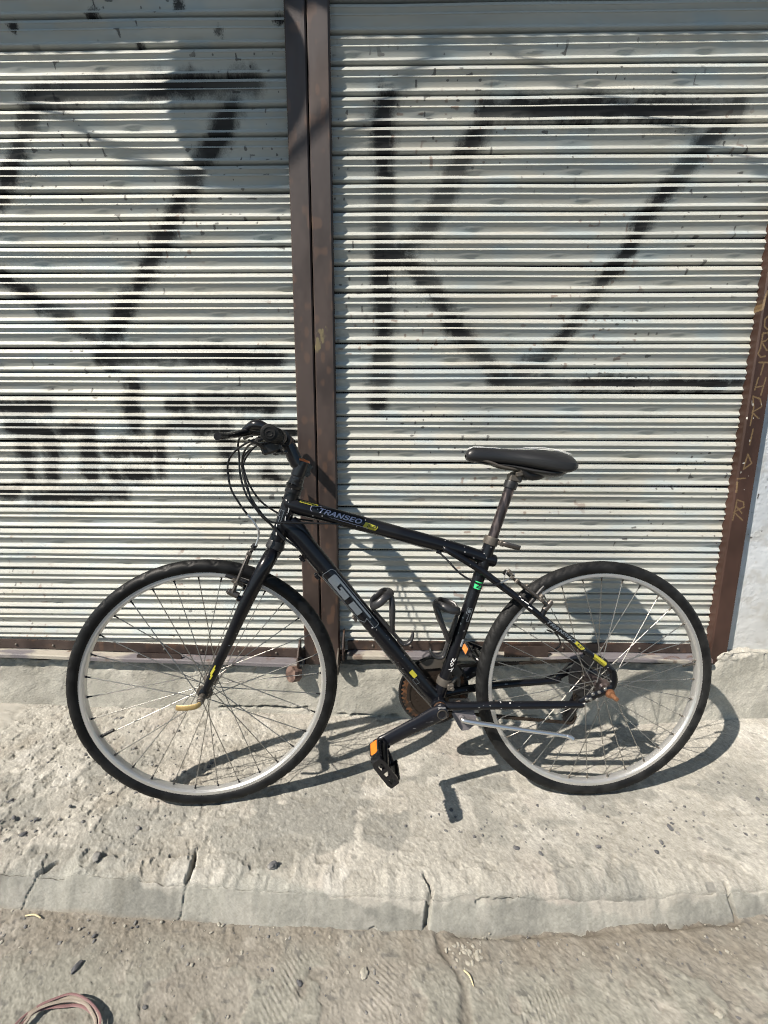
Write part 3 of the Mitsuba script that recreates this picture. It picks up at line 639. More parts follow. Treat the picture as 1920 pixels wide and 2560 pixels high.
dt0, dt1 = V3(.8750, .7870, 0), V3(.4520, .2900, 0)
dt = part('down_tube', tube([dt0, V3(.8520, .7660, 0), V3(.8200, .7310, 0), V3(.7000, .5860, 0), V3(.56, .4165, 0), dt1], [.0215, .0245, .0250, .0225, .0215, .0205], 32, smooth=8), 'frame_paint')
st1 = V3(.3190, .7480, 0); stm = lambda b: V3(.452+(b-.29)/(.748-.29)*(.319-.452), b, 0)
st = part('seat_tube', tube([BB, st1], .0168, 28), 'frame_paint')
part('bottom_bracket_shell', cat([lathe([(.0001, -.036), (.0185, -.036), (.0215, -.034), (.0215, .034), (.0185, .036), (.0001, .036)], BB, (0, 0, 1), n=36),
                                  cyl(BB+V3(0, 0, -.043), BB+V3(0, 0, -.035), .0175, 30, .2)]), 'frame_paint')
part('bearing_cup', lathe([(.010, -.0445), (.0165, -.0440), (.0178, -.0425), (.0178, -.0370)], BB, (0, 0, 1), n=36), 'rust')
part('gusset', tube([V3(.8560, .7930, 0), V3(.8330, .7700, 0), V3(.79, .7195, 0)], [.014, .016, .006], 16, smooth=5), 'frame_paint')
for s in (-1, 1):
    part('chain_stay', tube([V3(.446, .2905, s*.024), V3(.4255, .2925, s*.033), V3(.2926, .3035, s*.052), V3(.0948, .3105, s*.066), V3(.070, .3130, s*.068)], [.0115, .0115, .0105, .0095, .0085], 20, smooth=7), 'frame_paint')
    part('seat_stay', tube([V3(.452, .7245, s*.010), V3(.4397, .7190, s*.019), V3(.3579, .6712, s*.0265), V3(.2959, .6271, s*.0330), V3(.2415, .5880, s*.0440), V3(.1398, .5095, s*.0570), V3(.0120, .4190, s*.0665), V3(.0000, .4085, s*.067)],
                           [.005, .0085, .0095, .0095, .0092, .0088, .0082, .0078], 18, smooth=7), 'frame_paint')
    hook = tube([V3(.010, .4185, s*.067), V3(-.0060, .4030, s*.068), V3(-.0120, .380, s*.069), V3(-.0080, .360, s*.0695), V3(.012, .349, s*.070), V3(.0457, .3350, s*.0695), V3(.078, .3180, s*.068)],
                [.0085, .0095, .0100, .0090, .0095, .0105, .0095], 14, smooth=6, flat=.5, flat_dir=(0, 0, 1))
    d = part('dropout', hook, 'frame_paint')
    if s < 0:
        for a, b in ((.030, .3490), (.0335, .3285), (.047, .3440), (.053, .330), (.064, .3300), (.0675, .3160), (.0135, .3570)):
            part('rivet', lathe([(.0001, .0022), (.0035, .0018), (.0048, .0004), (.0050, -.001)], (a, b, -.0745), (0, 0, -1), n=12), 'spoke_steel', parent=d, smooth=50)
    else:
        part('hanger', tube([V3(.0, .348, s*.072), V3(.005, .318, s*.075)], .009, 10), 'frame_paint', parent=d)
br = part('stay_bridge', tube([V3(.252, .594, -.046), V3(.262, .604, 0), V3(.252, .594, .046)], .007, 12, smooth=5), 'frame_paint')

# prints on the frame
sk = Skin(V3(.8050, .8236, 0), V3(.6300, .7773, 0), .0202)
blk = outline(Polygon([(.010, -.0085), (.156, -.0095), (.166, -.003), (.166, .002), (.150, .0085), (.020, .0085), (.002, .004), (.002, -.003)]).buffer(.001), .0011)
part('lettering_outline', sk.poly(blk.intersection(rect(-.01, -.02, .17, -.004).union(rect(-.01, -.02, .026, .02))), .0, .004), 'lilac_print', parent=tt, smooth=False)
part('lettering', sk.text('TRANSEO', .0118, .018, -.0014, True, .30, 1.52), 'lilac_print', parent=tt, smooth=False)
yb = Polygon([(.144, -.0065), (.176, -.0075), (.180, .0020), (.148, .0055)]).buffer(.0015)
part('number_block', sk.poly(yb), 'yellow_print', parent=tt, smooth=False)
sk2 = Skin(V3(.8050, .8236, 0), V3(.6300, .7773, 0), .0202, .0013)
part('number', sk2.text('5.0', .0072, .150, -.0035, True, .3, 1.7), 'dark_print', parent=tt, smooth=False)
part('top_stripe', Skin(tt0, tt1, .0214).poly(rect(.012, .0155, .060, .0225)), 'yellow_print', parent=tt, smooth=False)
part('stripe_marks', Skin(tt0, tt1, .0214, .0013).poly(__import__('shapely').union_all([rect(.014+.0042*k, .0172, .0165+.0042*k, .0206) for k in range(10)])), 'dark_print', parent=tt, smooth=False)
ddir = (dt1-V3(.82, .731, 0)); d0 = V3(.760, .6600, 0); d1 = V3(.560, .4180, 0)
gk = Skin(d0, d1, .0236)
GL = .195
out_ = Polygon([(0, -.012), (.004, -.0165), (.155, -.0165), (.166, -.008), (.160, .0040), (GL, .0040), (GL, .0165), (.010, .0165), (.002, .011)]).buffer(.0012)
part('logo_outline', gk.poly(outline(out_, .0013)), 'silver_print', parent=dt, smooth=False)
g_ = Polygon([(.016, -.0105), (.020, -.0135), (.088, -.0135), (.088, .0045), (.054, .0045), (.052, -.0015), (.060, -.0015), (.060, -.0055), (.047, -.0055), (.045, .0085), (.088, .0085), (.170, .0085), (.170, .0135), (.022, .0135), (.016, .010)])
t_ = rect(.104, -.0135, .142, .0045)
slot = rect(.060, .0058, .178, .0072)
part('logo', gk.poly(g_.difference(slot).union(t_)), 'silver_print', parent=dt, smooth=False)
yk = Skin(V3(.56, .4165, 0), dt1, .0215)
part('size_mark', yk.poly(rect(.042, -.002, .060, .006).buffer(.002)), 'yellow_print', parent=dt, smooth=False)
part('size_frame', yk.poly(outline(rect(.064, -.010, .080, .000), .0007)), 'silver_print', parent=dt, smooth=False)
s1 = Skin(BB, st1, .0168)
sdl = lambda b: (b-.29)/(.748-.29)*float(np.linalg.norm(st1-BB))
part('size_sticker', s1.poly(rect(sdl(.614), -.010, sdl(.634), .010)), 'green_print', parent=st, smooth=False)
tm = meshkit.text_mesh('21', .012, .0005, True); v_ = np.array(tm.vertices); v_ = np.stack([v_[:, 1], -v_[:, 0], v_[:, 2]], 1); v_ += [sdl(.618), .006, 0]
part('size_number', Skin(BB, st1, .0168, .0013).wrap(mesh(v_, tm.faces)), 'dark_print', parent=st, smooth=False)
lg = rect(sdl(.545), -.006, sdl(.560), .006).union(rect(sdl(.525), -.006, sdl(.545), -.001))
part('logo_outline', s1.poly(outline(lg, .001)), 'silver_print', parent=st, smooth=False)
part('logo', s1.poly(rect(sdl(.548), -.003, sdl(.557), .004)), 'silver_print', parent=st, smooth=False)
part('white_tape', s1.poly(rect(sdl(.455), -.013, sdl(.475), -.006)), 'white_print', parent=st, smooth=False)
scr = cat([s1.poly(LineString([(sdl(b), t) for b, t in q]).buffer(.0009)) for q in ([(.420, -.006), (.412, -.002), (.420, .002), (.410, .004)], [(.404, -.004), (.398, 0), (.404, .004), (.409, 0), (.404, -.004)], [(.392, -.006), (.388, .003)], [(.395, -.008), (.384, -.004)])])
part('scratched_marks', scr, 'white_print', parent=st, smooth=False)
sy0, sy1 = V3(.1930, .5500, -.0515), V3(.0120, .4190, -.0665)
ky = Skin(sy0, sy1, .0089)
left_stay = f'{bk}__seat_stay'
part('lettering', ky.text('TRANSEO', .0075, .014, -.0030, True, .3, 2.0), 'silver_print', parent=left_stay, smooth=False)
part('number_block', ky.poly(Polygon([(.112, -.004), (.138, -.005), (.142, .002), (.115, .0045)]).buffer(.001)), 'yellow_print', parent=left_stay, smooth=False)
part('number', Skin(sy0, sy1, .0089, .0013).text('5.0', .0045, .118, -.002, True, .3, 1.7), 'dark_print', parent=left_stay, smooth=False)
part('tube_sticker', Skin(sy0, sy1, .0083).poly(rect(.176, .0005, .217, .0085)), 'yellow_print', parent=left_stay, smooth=False)
part('sticker_lines', Skin(sy0, sy1, .0083).poly(rect(.178, -.0020, .216, -.0010).union(rect(.178, -.0045, .216, -.0037))), 'yellow_print', parent=left_stay, smooth=False)
hk = Skin(HB, HT, .0196)
hd = rect(.078, .004, .095, .014).union(rect(.058, .004, .095, .009))
part('head_badge', hk.poly(outline(hd, .001)), 'silver_print', parent=ht, smooth=False)
for k, (s_, t_, l_) in enumerate(((.030, .004, .007), (.072, -.006, .010), (.095, -.007, .012), (.112, -.002, .008), (.050, .010, .005))):
    part('paint_chip', hk.poly(LineString([(s_, t_), (s_+l_, t_+.002)]).buffer(.0012)), 'white_print', parent=ht, smooth=False)
for k, (s_, t_, l_) in enumerate(((-.005, .006, .004), (.004, .003, .006), (.014, .004, .012), (.031, .000, .010))):
    part('paint_chip', Skin(V3(.252, .596, -.042), V3(.19, .548, -.052), .0093).poly(LineString([(s_, t_), (s_+l_, t_+.001)]).buffer(.0013)), 'white_print', parent=left_stay, smooth=False)

# headset, fork
HX = (HT-HB)/np.linalg.norm(HT-HB)
part('lower_headset', lathe([(.0001, -.012), (.0215, -.012), (.0245, -.009), (.0245, -.003), (.0225, .002), (.0225, .010), (.0200, .014)], HB, HX, n=36), 'black_plastic')
part('upper_headset', lathe([(.0200, -.010), (.0225, -.007), (.0235, .000), (.0205, .003), (.0205, .006), (.0190, .007), (.0190, .010), (.0195, .011), (.0195, .016), (.0180, .017), (.0175, .024), (.0001, .024)], HT, HX, n=36), 'gloss_black')
fk = thing_part = f'{bk}__fork'
def blade(s):
    return tube([V3(.9020, .7130, s*.004), V3(.9080, .7010, s*.022), V3(.9210, .6780, s*.040), V3(.9450, .6320, s*.047), V3(.9698, .5801, s*.048), V3(.9920, .5300, s*.048), V3(1.0143, .4789, s*.049), V3(1.0380, .4270, s*.050), V3(1.0600, .3780, s*.051), V3(1.0680, .3610, s*.051)],
                [.0165, .0190, .0188, .0178, .0165, .0150, .0136, .0122, .0110, .0105], 24, smooth=6)
part('fork', cat([blade(-1), blade(1), tube([HB-HX*.004, HB-HX*.020, HB-HX*.034], [.0205, .0195, .015], 28)]), 'frame_paint', True)
for s in (-1, 1):
    part('dropout', tube([V3(1.066, .366, s*.051), V3(1.0745, .350, s*.0535), V3(1.0790, .338, s*.0535)], [.010, .0125, .0085], 14, smooth=4, flat=.4, flat_dir=(0, 0, 1)), 'frame_paint', True, fk)
    part('brake_boss', cyl(V3(.968, .590, s*.046), V3(.9880, .6010, s*.046), .0075, 14), 'frame_paint', True, fk)
fs = Skin(V3(1.0380, .4270, -.050), V3(1.0680, .3610, -.051), .0122)
sm_ = cat([fs.poly(LineString([(s_, t_), (s_+.010, t_+.001)]).buffer(.0016)) for s_, t_ in ((.000, .004), (.008, .002), (.018, .003), (.026, .001), (.012, .005))])
obj('fork_stripes', Sm(sm_), 'yellow_print', fk, smooth=False)

# stem, bars
BARC = V3(.8770, 1.0024, 0)
stem_axis = (HT-HB)/np.linalg.norm(HT-HB)
s_lo, s_hi = HT+HX*.024, HT+HX*.066
stem = part('stem', cat([lathe([(.0001, -.001), (.0180, -.001), (.0195, .002), (.0195, .039), (.0180, .042), (.0001, .042)], s_lo, HX, n=36),
                         tube([s_lo+HX*.022+V3(-.004, 0, 0), s_lo+HX*.022+V3(.010, .014, 0), BARC+V3(-.014, -.016, 0)], [.0175, .0185, .0185], 24),
                         lathe([(.0145, -.022), (.0205, -.022), (.0220, -.020), (.0220, .020), (.0205, .022), (.0145, .022)], BARC, (0, 0, 1), n=32),
                         cyl(s_lo+HX*.012+V3(-.024, -.004, -.012), s_lo+HX*.012+V3(-.024, -.004, .012), .0055, 12), cyl(s_lo+HX*.030+V3(-.024, -.004, -.012), s_lo+HX*.030+V3(-.024, -.004, .012), .0055, 12),
                         rbox((.012, .034, .022), s_lo+HX*.021+V3(-.020, -.004, 0), .2, frame(np.cross(HX, V3(0, 0, 1)), HX))]), 'gloss_black', True)
part('stem_cap', lathe([(.0001, .0035), (.004, .0035), (.005, .0025), (.0165, .0020), (.0185, 0), (.0185, -.003), (.0001, -.003)], s_lo+HX*.0445, HX, n=32), 'orange_cap', True, stem)
part('face_plate', rbox((.014, .042, .040), BARC+V3(.020, .006, 0), .3, frame(V3(.9, .35, 0), V3(-.35, .9, 0))), 'gloss_black', True, stem)
part('handlebar', tube([V3(.8770, 1.0021, -.298), V3(.8780, 1.0024, -.15), V3(.8775, 1.0024, -.05), V3(.8770, 1.0024, 0), V3(.8775, 1.0024, .05), V3(.8780, 1.0024, .15), V3(.8770, 1.0021, .288)], [.0110, .0112, .0124, .0128, .0124, .0112, .0110], 24, smooth=6), 'gloss_black', True)
def grip(s, c0, c1):
    prof = [(.0001, 0), (.0125, 0), (.0160, .0015), (.0168, .004), (.0168, .007)]
    L = abs(c1-c0); k = .010
    while k < L-.012: prof += [(.0158, k), (.0158, k+.003), (.0163, k+.0038), (.0163, k+.0062)]; k += .0075
    prof += [(.0170, L-.010), (.0172, L-.004), (.0160, L), (.011, L)]
    return lathe(prof, V3(.8772, 1.0022, c0), V3(0, 0, c1-c0), n=36)
g0 = part('grip', grip(-1, -.300, -.178), 'dusty_rubber', True, smooth=30)
part('grip', grip(1, .290, .178), 'dusty_rubber', True, smooth=30)
part('end_plug', cat([lathe([(.0001, .0006), (.0118, .0006), (.0124, 0)], V3(.8770, 1.0022, -.3003), (0, 0, -1), n=28), lathe([(.0095, .0006), (.0098, .0014), (.0110, .0014), (.0113, .0006)], V3(.8770, 1.0022, -.3003), (0, 0, -1), n=28),
                      *[tube([V3(.877+.006*math.cos(t), 1.0022+.005*math.sin(t)-.0015, -.3012) for t in np.linspace(a0_, a0_+2.6, 8)], .0011, 6) for a0_ in (.3, 3.4)]]), 'dusty_rubber', True, g0)
for s in (-1, 1):
    lv = part('brake_lever', cat([lathe([(.0115, -.012), (.0175, -.012), (.0185, -.010), (.0185, .010), (.0175, .012), (.0115, .012)], V3(.8775, 1.0024, s*.148), (0, 0, 1), n=24),
                             tube([V3(.888, 1.009, s*.146), V3(.905, 1.0125, s*.135), V3(.926, 1.0120, s*.128), V3(.940, 1.0090, s*.124)], [.013, .014, .012, .009], 14, smooth=5, flat=.8, flat_dir=(0, 1, 0)),
                             tube([V3(.934, 1.0130, s*.128), V3(.949, 1.0080, s*.140), V3(.962, 1.0035, s*.160), V3(.970, 1.0000, s*.185), V3(.974, .9970, s*.215), V3(.984, .9950, s*.236)], [.010, .0105, .0095, .0090, .0088, .0095], 14, smooth=6, flat=.80, flat_dir=(.2, 1, 0))]), 'gloss_black', True)
    part('lever_cover', tube([V3(.900, 1.0215, s*.148), V3(.920, 1.0255, s*.141), V3(.936, 1.0205, s*.134), V3(.957, 1.0090, s*.128)], [.011, .0165, .014, .006], 12, smooth=5, flat=.8, flat_dir=(0, 1, 0)), 'gloss_black', True, lv)
    part('barrel_adjuster', tube([V3(.938, 1.008, s*.120), V3(.948, 1.002, s*.108), V3(.955, .998, s*.100)], [.0055, .0050, .0042], 10), 'black_plastic', True, lv)
    sh = part('shifter', cat([lathe([(.0115, -.010), (.0180, -.010), (.0190, -.008), (.0190, .008), (.0180, .010), (.0115, .010)], V3(.8775, 1.0024, s*.118), (0, 0, 1), n=24),
                         rbox((.046, .026, .034), V3(.893, .978, s*.112), .35, frame((.95, -.3, 0), (.3, .95, 0))),
                         tube([V3(.902, .972, s*.122), V3(.922, .985, s*.135), V3(.940, .993, s*.142)], [.006, .0065, .004], 10, smooth=4, flat=.6, flat_dir=(0, 1, 0)),
                         tube([V3(.878, .968, s*.118), V3(.866, .966, s*.130), V3(.858, .970, s*.146)], [.007, .0065, .004], 10, smooth=4, flat=.6, flat_dir=(0, 1, 0))]), 'black_plastic', True)

# cables
def cable(name, pts, r=.0026, mat='cable_black', steered=False, sm=8, parent=None): return part(name, tube(pts, r, 8, smooth=sm), mat, steered, parent, smooth=70)
cable('brake_cable', [V3(.9330, .9960, -.100), V3(.9560, .9860, -.082), V3(.9795, .9710, -.066), V3(.9976, .9508, -.055), V3(1.0038, .9231, -.050), V3(.9969, .8768, -.050), V3(.9774, .8394, -.048), V3(.9600, .8127, -.045)], steered=True)
nd = cable('brake_noodle', [V3(.9600, .8127, -.045), V3(.9470, .7950, -.043), V3(.9360, .7760, -.040), V3(.9345, .7620, -.038), V3(.9375, .7450, -.038), V3(.9420, .7330, -.038)], .0027, 'chrome', True)
cable('gear_cable', [V3(.930, 1.000, -.105), V3(.9600, 1.001, -.085), V3(.9735, .985, -.064), V3(.9747, .957, -.052), V3(.9729, .9098, -.050), V3(.9605, .8625, -.048), V3(.9396, .8292, -.045), V3(.9067, .7959, -.040), V3(.8850, .7900, -.036), V3(.8639, .7905, -.033), V3(.816, .7886, -.024), V3(.7315, .7865, -.014)])
cable('gear_cable', [V3(.925, .992, .10), V3(.955, .990, .06), V3(.9728, .9455, -.010), V3(.9708, .9098, -.026), V3(.9582, .874, -.034), V3(.9467, .838, -.038), V3(.9231, .8042, -.036), V3(.8944, .7777, -.032), V3(.868, .7483, -.028), V3(.8413, .7263, -.022), V3(.812, .699, -.012)])
cable('gear_cable', [V3(.918, .985, -.095), V3(.9407, .9840, -.075), V3(.9622, .9699, -.045), V3(.973, .9481, -.030), V3(.9745, .9168, -.022), V3(.9631, .8686, -.018), V3(.9443, .8323, -.016), V3(.9156, .7958, -.022), V3(.8915, .7689, -.026), V3(.87, .744, -.026)])
cable('brake_cable', [V3(.925, 1.0, .10), V3(.958, .99, .08), V3(.985, .955, .03), V3(.975, .90, .018), V3(.945, .845, .024), V3(.905, .812, .034), V3(.865, .796, .032), V3(.80, .788, .022)])
def stop(p, d, par): return part('cable_stop', cat([cyl(np.asarray(p)-np.asarray(d)*.007, np.asarray(p)+np.asarray(d)*.007, .0045, 12), cyl(np.asarray(p)+V3(0, .007, .002), p, .004, 8)]), 'frame_paint', parent=par)
ud = (tt1-tt0)/np.linalg.norm(tt1-tt0); dd = (dt1-dt0)/np.linalg.norm(dt1-dt0)
stop(V3(.728, .7865, -.012), ud, tt); stop(V3(.4640, .7130, -.010), ud, tt)
part('cable_wire', tube([V3(.726, .7860, -.012), V3(.466, .7135, -.010)], .0011, 6), 'cable_wire', smooth=60)
n_ = np.cross(dd, V3(0, 0, 1)); n_ = n_ if n_[1] < 0 else -n_
for q in (.045, .108):
    p = dt0+dd*(np.linalg.norm(V3(.82, .731, 0)-dt0)+q-.02)+n_*.0265; part('cable_guide', cat([rbox((.014, .010, .016), p, .3, frame(dd, n_)), cyl(p-dd*.011, p+dd*.011, .0038, 10)]), 'frame_paint', parent=dt)
for c in (-.008, .006):
    part('cable_wire', tube([V3(.806, .692, c), dt1+(dt0-dt1)*.20+n_*.0245+V3(0, 0, c*.6), BB+V3(.012, -.020, c)], .0011, 6, smooth=4), 'cable_wire', smooth=60)
pg = dt0+dd*.44+n_*.0245
part('cable_guide', rbox((.016, .006, .020), pg-dd*.12, .3, frame(dd, n_)), 'brake_alloy', parent=dt)
cable('brake_cable', [V3(.4640, .7130, -.012), V3(.4450, .6960, -.022), V3(.4220, .672, -.036), V3(.4027, .6567, -.044), V3(.3628, .6373, -.052), V3(.3235, .6349, -.052), V3(.3050, .6385, -.045)])
cable('brake_noodle', [V3(.3050, .6385, -.045), V3(.29, .642, -.036), V3(.2700, .6485, -.026), V3(.2560, .6560, -.012)], .0027, 'chrome')

# wheels
def tyre(front):
    n, k = 840, 26; th = np.arange(n)*2*PI/n; ph = np.arange(k)*2*PI/k
    TH, PH = np.meshgrid(th, ph, indexing='ij'); cph = np.cos(PH)                             # cph = 1 on the tread's crown
    r = .0184*np.ones_like(TH)
    if front:
        side = np.sign(np.sin(PH)); x = (TH*36/(2*PI)+.25*(side > 0)) % 1; lat = np.abs(PH-np.where(PH > PI, 2*PI, 0))
        g = np.exp(-((x-.25-.35*(lat-.45))/.07)**2)+np.exp(-((x-.62-.15*np.sin(lat*5))/.06)**2)
        r = r-.0024*np.clip(g, 0, 1)*((lat > .32) & (lat < 1.05))-.0012*(np.abs(lat-1.10) < .08)-.0014*(np.abs(lat-1.62) < .07)-.0012*(np.abs(lat-2.05) < .07)
    else:
        lat = np.abs(PH-np.where(PH > PI, 2*PI, 0)); x = (TH*90/(2*PI)) % 1
        g = np.exp(-((x-.5-.3*np.sin(lat*4))/.12)**2)
        r = r-.0018*g*((lat > .25) & (lat < 1.0))-.0006*(np.abs(lat-.62) < .05)-.0006*(np.abs(lat-1.75) < .05)
    R0 = .3266; rad = R0+r*cph
    v = np.stack([rad*np.cos(TH), rad*np.sin(TH), r*np.sin(PH)*.97], -1).reshape(-1, 3)
    return mesh(v, grid_faces(n, k, True, True))
RIMP = [(.3180, -.0118), (.3185, -.0105), (.3100, -.0095), (.3060, 0), (.3100, .0095), (.3185, .0105), (.3180, .0118), (.3160, .0122), (.3050, .0122), (.3040, .0112), (.3030, .0112), (.3014, .0085), (.3002, .0060), (.2998, 0), (.3002, -.0060), (.3014, -.0085), (.3030, -.0112), (.3040, -.0112), (.3050, -.0122), (.3160, -.0122)]
def wheel(name, centre, front, label):
    st_ = front; w = f'{bk}__{name}'; o = np.asarray(centre, float); mv = lambda m: mesh(np.array(m.vertices)+o, m.faces)
    part(name, lathe(RIMP, o, (0, 0, 1), n=240, closed=True), 'rim_alloy', st_, smooth=28, label=label)
    part('tyre', mv(tyre(front)), 'rubber' if front else 'dusty_rubber', st_, w, smooth=50)
    cl, cr = (-.033, .033) if front else (-.036, .019); hr = .0195 if front else .0225
    hub = [(.0001, -.048), (.010, -.048), (.0135, -.042), (.0125, cl-.004), (hr, cl-.0025), (hr+.001, cl), (hr, cl+.0025), (.0145, cl+.006), (.0125, 0), (.0145, cr-.006), (hr, cr-.0025), (hr+.001, cr), (hr, cr+.0025), (.0125, cr+.004), (.0135, .042), (.010, .048), (.0001, .048)]
    part('hub', lathe(hub, o, (0, 0, 1), n=30), 'dull_steel' if front else 'post_steel', st_, w, smooth=35)
    part('axle', cyl(o+V3(0, 0, -.066 if front else -.080), o+V3(0, 0, .066 if front else .080), .0048, 14), 'dull_steel', st_, w)
    for i in range(32):
        side = i % 2; j = i//2; lead = 1 if j % 2 else -1
        a0 = 2*PI*(i+.5)/32+(.04 if front else .1); c = cl if side == 0 else cr
        ah = a0+lead*math.radians(64)
        ph_ = o+V3(hr*.93*math.cos(ah), hr*.93*math.sin(ah), c+lead*.0022)
        pr_ = o+V3(.3001*math.cos(a0), .3001*math.sin(a0), .0025*(-1 if side == 0 else 1))
        d = (ph_-pr_)/np.linalg.norm(ph_-pr_)
        part('spoke', tube([pr_+d*.010, ph_], .00120, 6), 'spoke_steel', st_, w, smooth=70)
        part('nipple', tube([pr_-d*.001, pr_+d*.003, pr_+d*.0035, pr_+d*.0125], [.0029, .0029, .0020, .0018], 8), 'black_plastic' if front else 'dull_steel', st_, w, smooth=40)
wheel('front_wheel', (WB, WR, 0), True, 'front wheel with thick dark tyre and silver rim')
wheel('rear_wheel', (0, WR, 0), False, None)
fw, rw = f'{bk}__front_wheel', f'{bk}__rear_wheel'
def valve(w, o, ang, st_, mat):
    d = V3(math.cos(ang), math.sin(ang), 0); part('valve', tube([o+d*.300, o+d*.285, o+d*.284, o+d*.264], [.0030, .0030, .0042, .0038], 10), mat, st_, w, smooth=40)
valve(fw, V3(WB, WR, 0), math.radians(-17-8), True, 'black_plastic'); valve(rw, V3(0, WR, 0), math.radians(171), False, 'dull_steel')
# front quick release, rear nuts
FA = V3(WB, WR, 0)
q = part('quick_release', cat([cyl(FA+V3(0, 0, -.078), FA+V3(0, 0, -.056), .0095, 20), cyl(FA+V3(0, -.002, -.082), FA+V3(0, -.002, -.066), .0075, 16)]), 'dull_steel', True)
part('skewer_nut', cyl(FA+V3(0, 0, .056), FA+V3(0, 0, .072), .009, 16), 'dull_steel', True)
part('lever', tube([V3(1.073, .342, -.079), V3(1.084, .336, -.084), V3(1.104, .333, -.084), V3(1.118, .3315, -.081), V3(1.128, .3310, -.079), V3(1.133, .332, -.077)], [.006, .0075, .0080, .0078, .0078, .0080], 12, smooth=6, flat=.42, flat_dir=(0, .25, 1)), 'brass_lever', True, q)
RA = V3(0, WR, 0)
for s in (-1, 1):
    hexa = [(.0098*math.cos(a), .0098*math.sin(a)) for a in np.linspace(0, 2*PI, 7)[:-1]]
    ax_ = part('axle_nut', cat([prism(Polygon(hexa), .010, RA+V3(0, 0, s*.0795), np.eye(3)), cyl(RA+V3(0, 0, s*.084), RA+V3(0, 0, s*.105), .0058, 14), lathe([(.0060, -.0015), (.0125, -.0015), (.0125, .001), (.0060, .001)], RA+V3(0, 0, s*.0735), (0, 0, 1), n=24, closed=True)]), 'rust_nut' if s < 0 else 'dull_steel', smooth=30)
scene['mat_rust_nut'] = pr((.17, .080, .040), .6, .1, .4)

# brakes
def vbrake(piv, up, fwd, steered, s, mat):
    """One arm: pivot, direction up the arm, direction the pads look along."""
    up = np.asarray(up, float); up /= np.linalg.norm(up); fwd = np.asarray(fwd, float); piv = np.asarray(piv, float)
    k = part('brake_arm', cat([tube([piv, piv+up*.030, piv+up*.062+V3(0, 0, -s*.002), piv+up*.094+V3(0, 0, -s*.008), piv+up*.112+V3(0, 0, -s*.013)], [.0085, .0072, .0068, .0060, .0050], 12, smooth=4, flat=.62, flat_dir=np.cross(up, V3(0, 0, 1))),
                               cyl(piv-fwd*.016, piv+fwd*.012, .0082, 16), cyl(piv+fwd*.010, piv+fwd*.016, .0058, 12)]), mat, steered)
    part('brake_bolt', cat([cyl(piv+up*.030+fwd*.001, piv+up*.030+fwd*.013, .0062, 12), cyl(piv+up*.030+V3(0, 0, s*.006), piv+up*.030+V3(0, 0, s*.017), .0055, 12), cyl(piv+up*.108+fwd*.004, piv+up*.108-fwd*.008, .0050, 10)]), 'dull_steel', steered, k)
    pdir = np.cross(up, V3(0, 0, 1)); pc = piv+up*.031+V3(0, 0, -s*.020)
    part('brake_pad', tube([pc-pdir*.034, pc-pdir*.02, pc, pc+pdir*.022, pc+pdir*.034], [.004, .0058, .0062, .0058, .0045], 10, flat=1.0), 'black_plastic', steered, k)
    return k
fd_ = V3(.88, .48, 0)
for s in (-1, 1): vbrake((.9990, .6130, s*.046), (-.36, .93, -s*.05), fd_, True, s, 'brake_alloy')
part('brake_link', cat([tube([V3(.951, .718, -.033), V3(.951, .722, .0), V3(.951, .718, .033)], .0022, 8), tube([V3(.9510, .728, -.036), V3(.9450, .735, -.030)], .0055, 10), tube([V3(.951, .721, .022), V3(.951, .721, -.018)], .0055, 10)]), 'black_plastic', True)
rd_ = V3(-.55, -.83, 0)
rup = V3(.80, .60, 0)
for s in (-1, 1):
    part('brake_boss', cyl(V3(.190, .5510, s*.052), V3(.1800, .5740, s*.050), .0075, 14), 'frame_paint', parent=left_stay if s < 0 else left_stay+'_001')
    vbrake((.1740, .5800, s*.050), (.80, .615, -s*.03), V3(-.60, .80, 0), False, s, 'brake_alloy')
part('brake_link', cat([tube([V3(.262, .654, -.030), V3(.266, .656, .03)], .0022, 8), tube([V3(.2640, .6530, -.034), V3(.2720, .6490, -.032)], .0052, 10), cyl(V3(.272, .662, -.036), V3(.2820, .670, -.036), .0055, 8)]), 'dull_steel')
part('loose_wire', tube([V3(.284, .668, -.034), V3(.292, .650, -.036), V3(.297, .628, -.040)], .0010, 6, smooth=4), 'cable_wire', smooth=60)

# seat post, collar, saddle
part('seat_post', tube([st1-V3(.317-.2709, .7566-.9037, 0)*0-V3(-.012, .045, 0), V3(.2709, .9037, 0)], .0137, 28), 'post_steel')
sd = V3(.2709-.319, .9037-.748, 0); sd /= np.linalg.norm(sd)
part('seat_collar', lathe([(.0160, -.011), (.0190, -.011), (.0200, -.009), (.0200, .009), (.0190, .011), (.0140, .0115)], st1-sd*.004, sd, n=32), 'dull_steel')
cw = part('seat_quick_release', cat([cyl(st1-sd*.004+V3(-.020, -.004, -.016), st1-sd*.004+V3(-.020, -.004, .016), .0065, 16), cyl(st1-sd*.004+V3(-.026, -.005, -.020), st1-sd*.004+V3(-.026, -.005, -.008), .0085, 16)]), 'dull_steel')
part('lever', tube([V3(.294, .7390, -.020), V3(.284, .7370, -.024), V3(.262, .7320, -.024), V3(.248, .7285, -.022)], [.0062, .0075, .0075, .0070], 12, smooth=5, flat=.5, flat_dir=(0, .3, 1)), 'brake_alloy', parent=cw)
part('post_ring', lathe([(.0137, -.010), (.0172, -.010), (.0178, -.008), (.0178, .008), (.0172, .010), (.0137, .010)], V3(.2735, .8960, 0), sd, n=30), 'black_plastic')
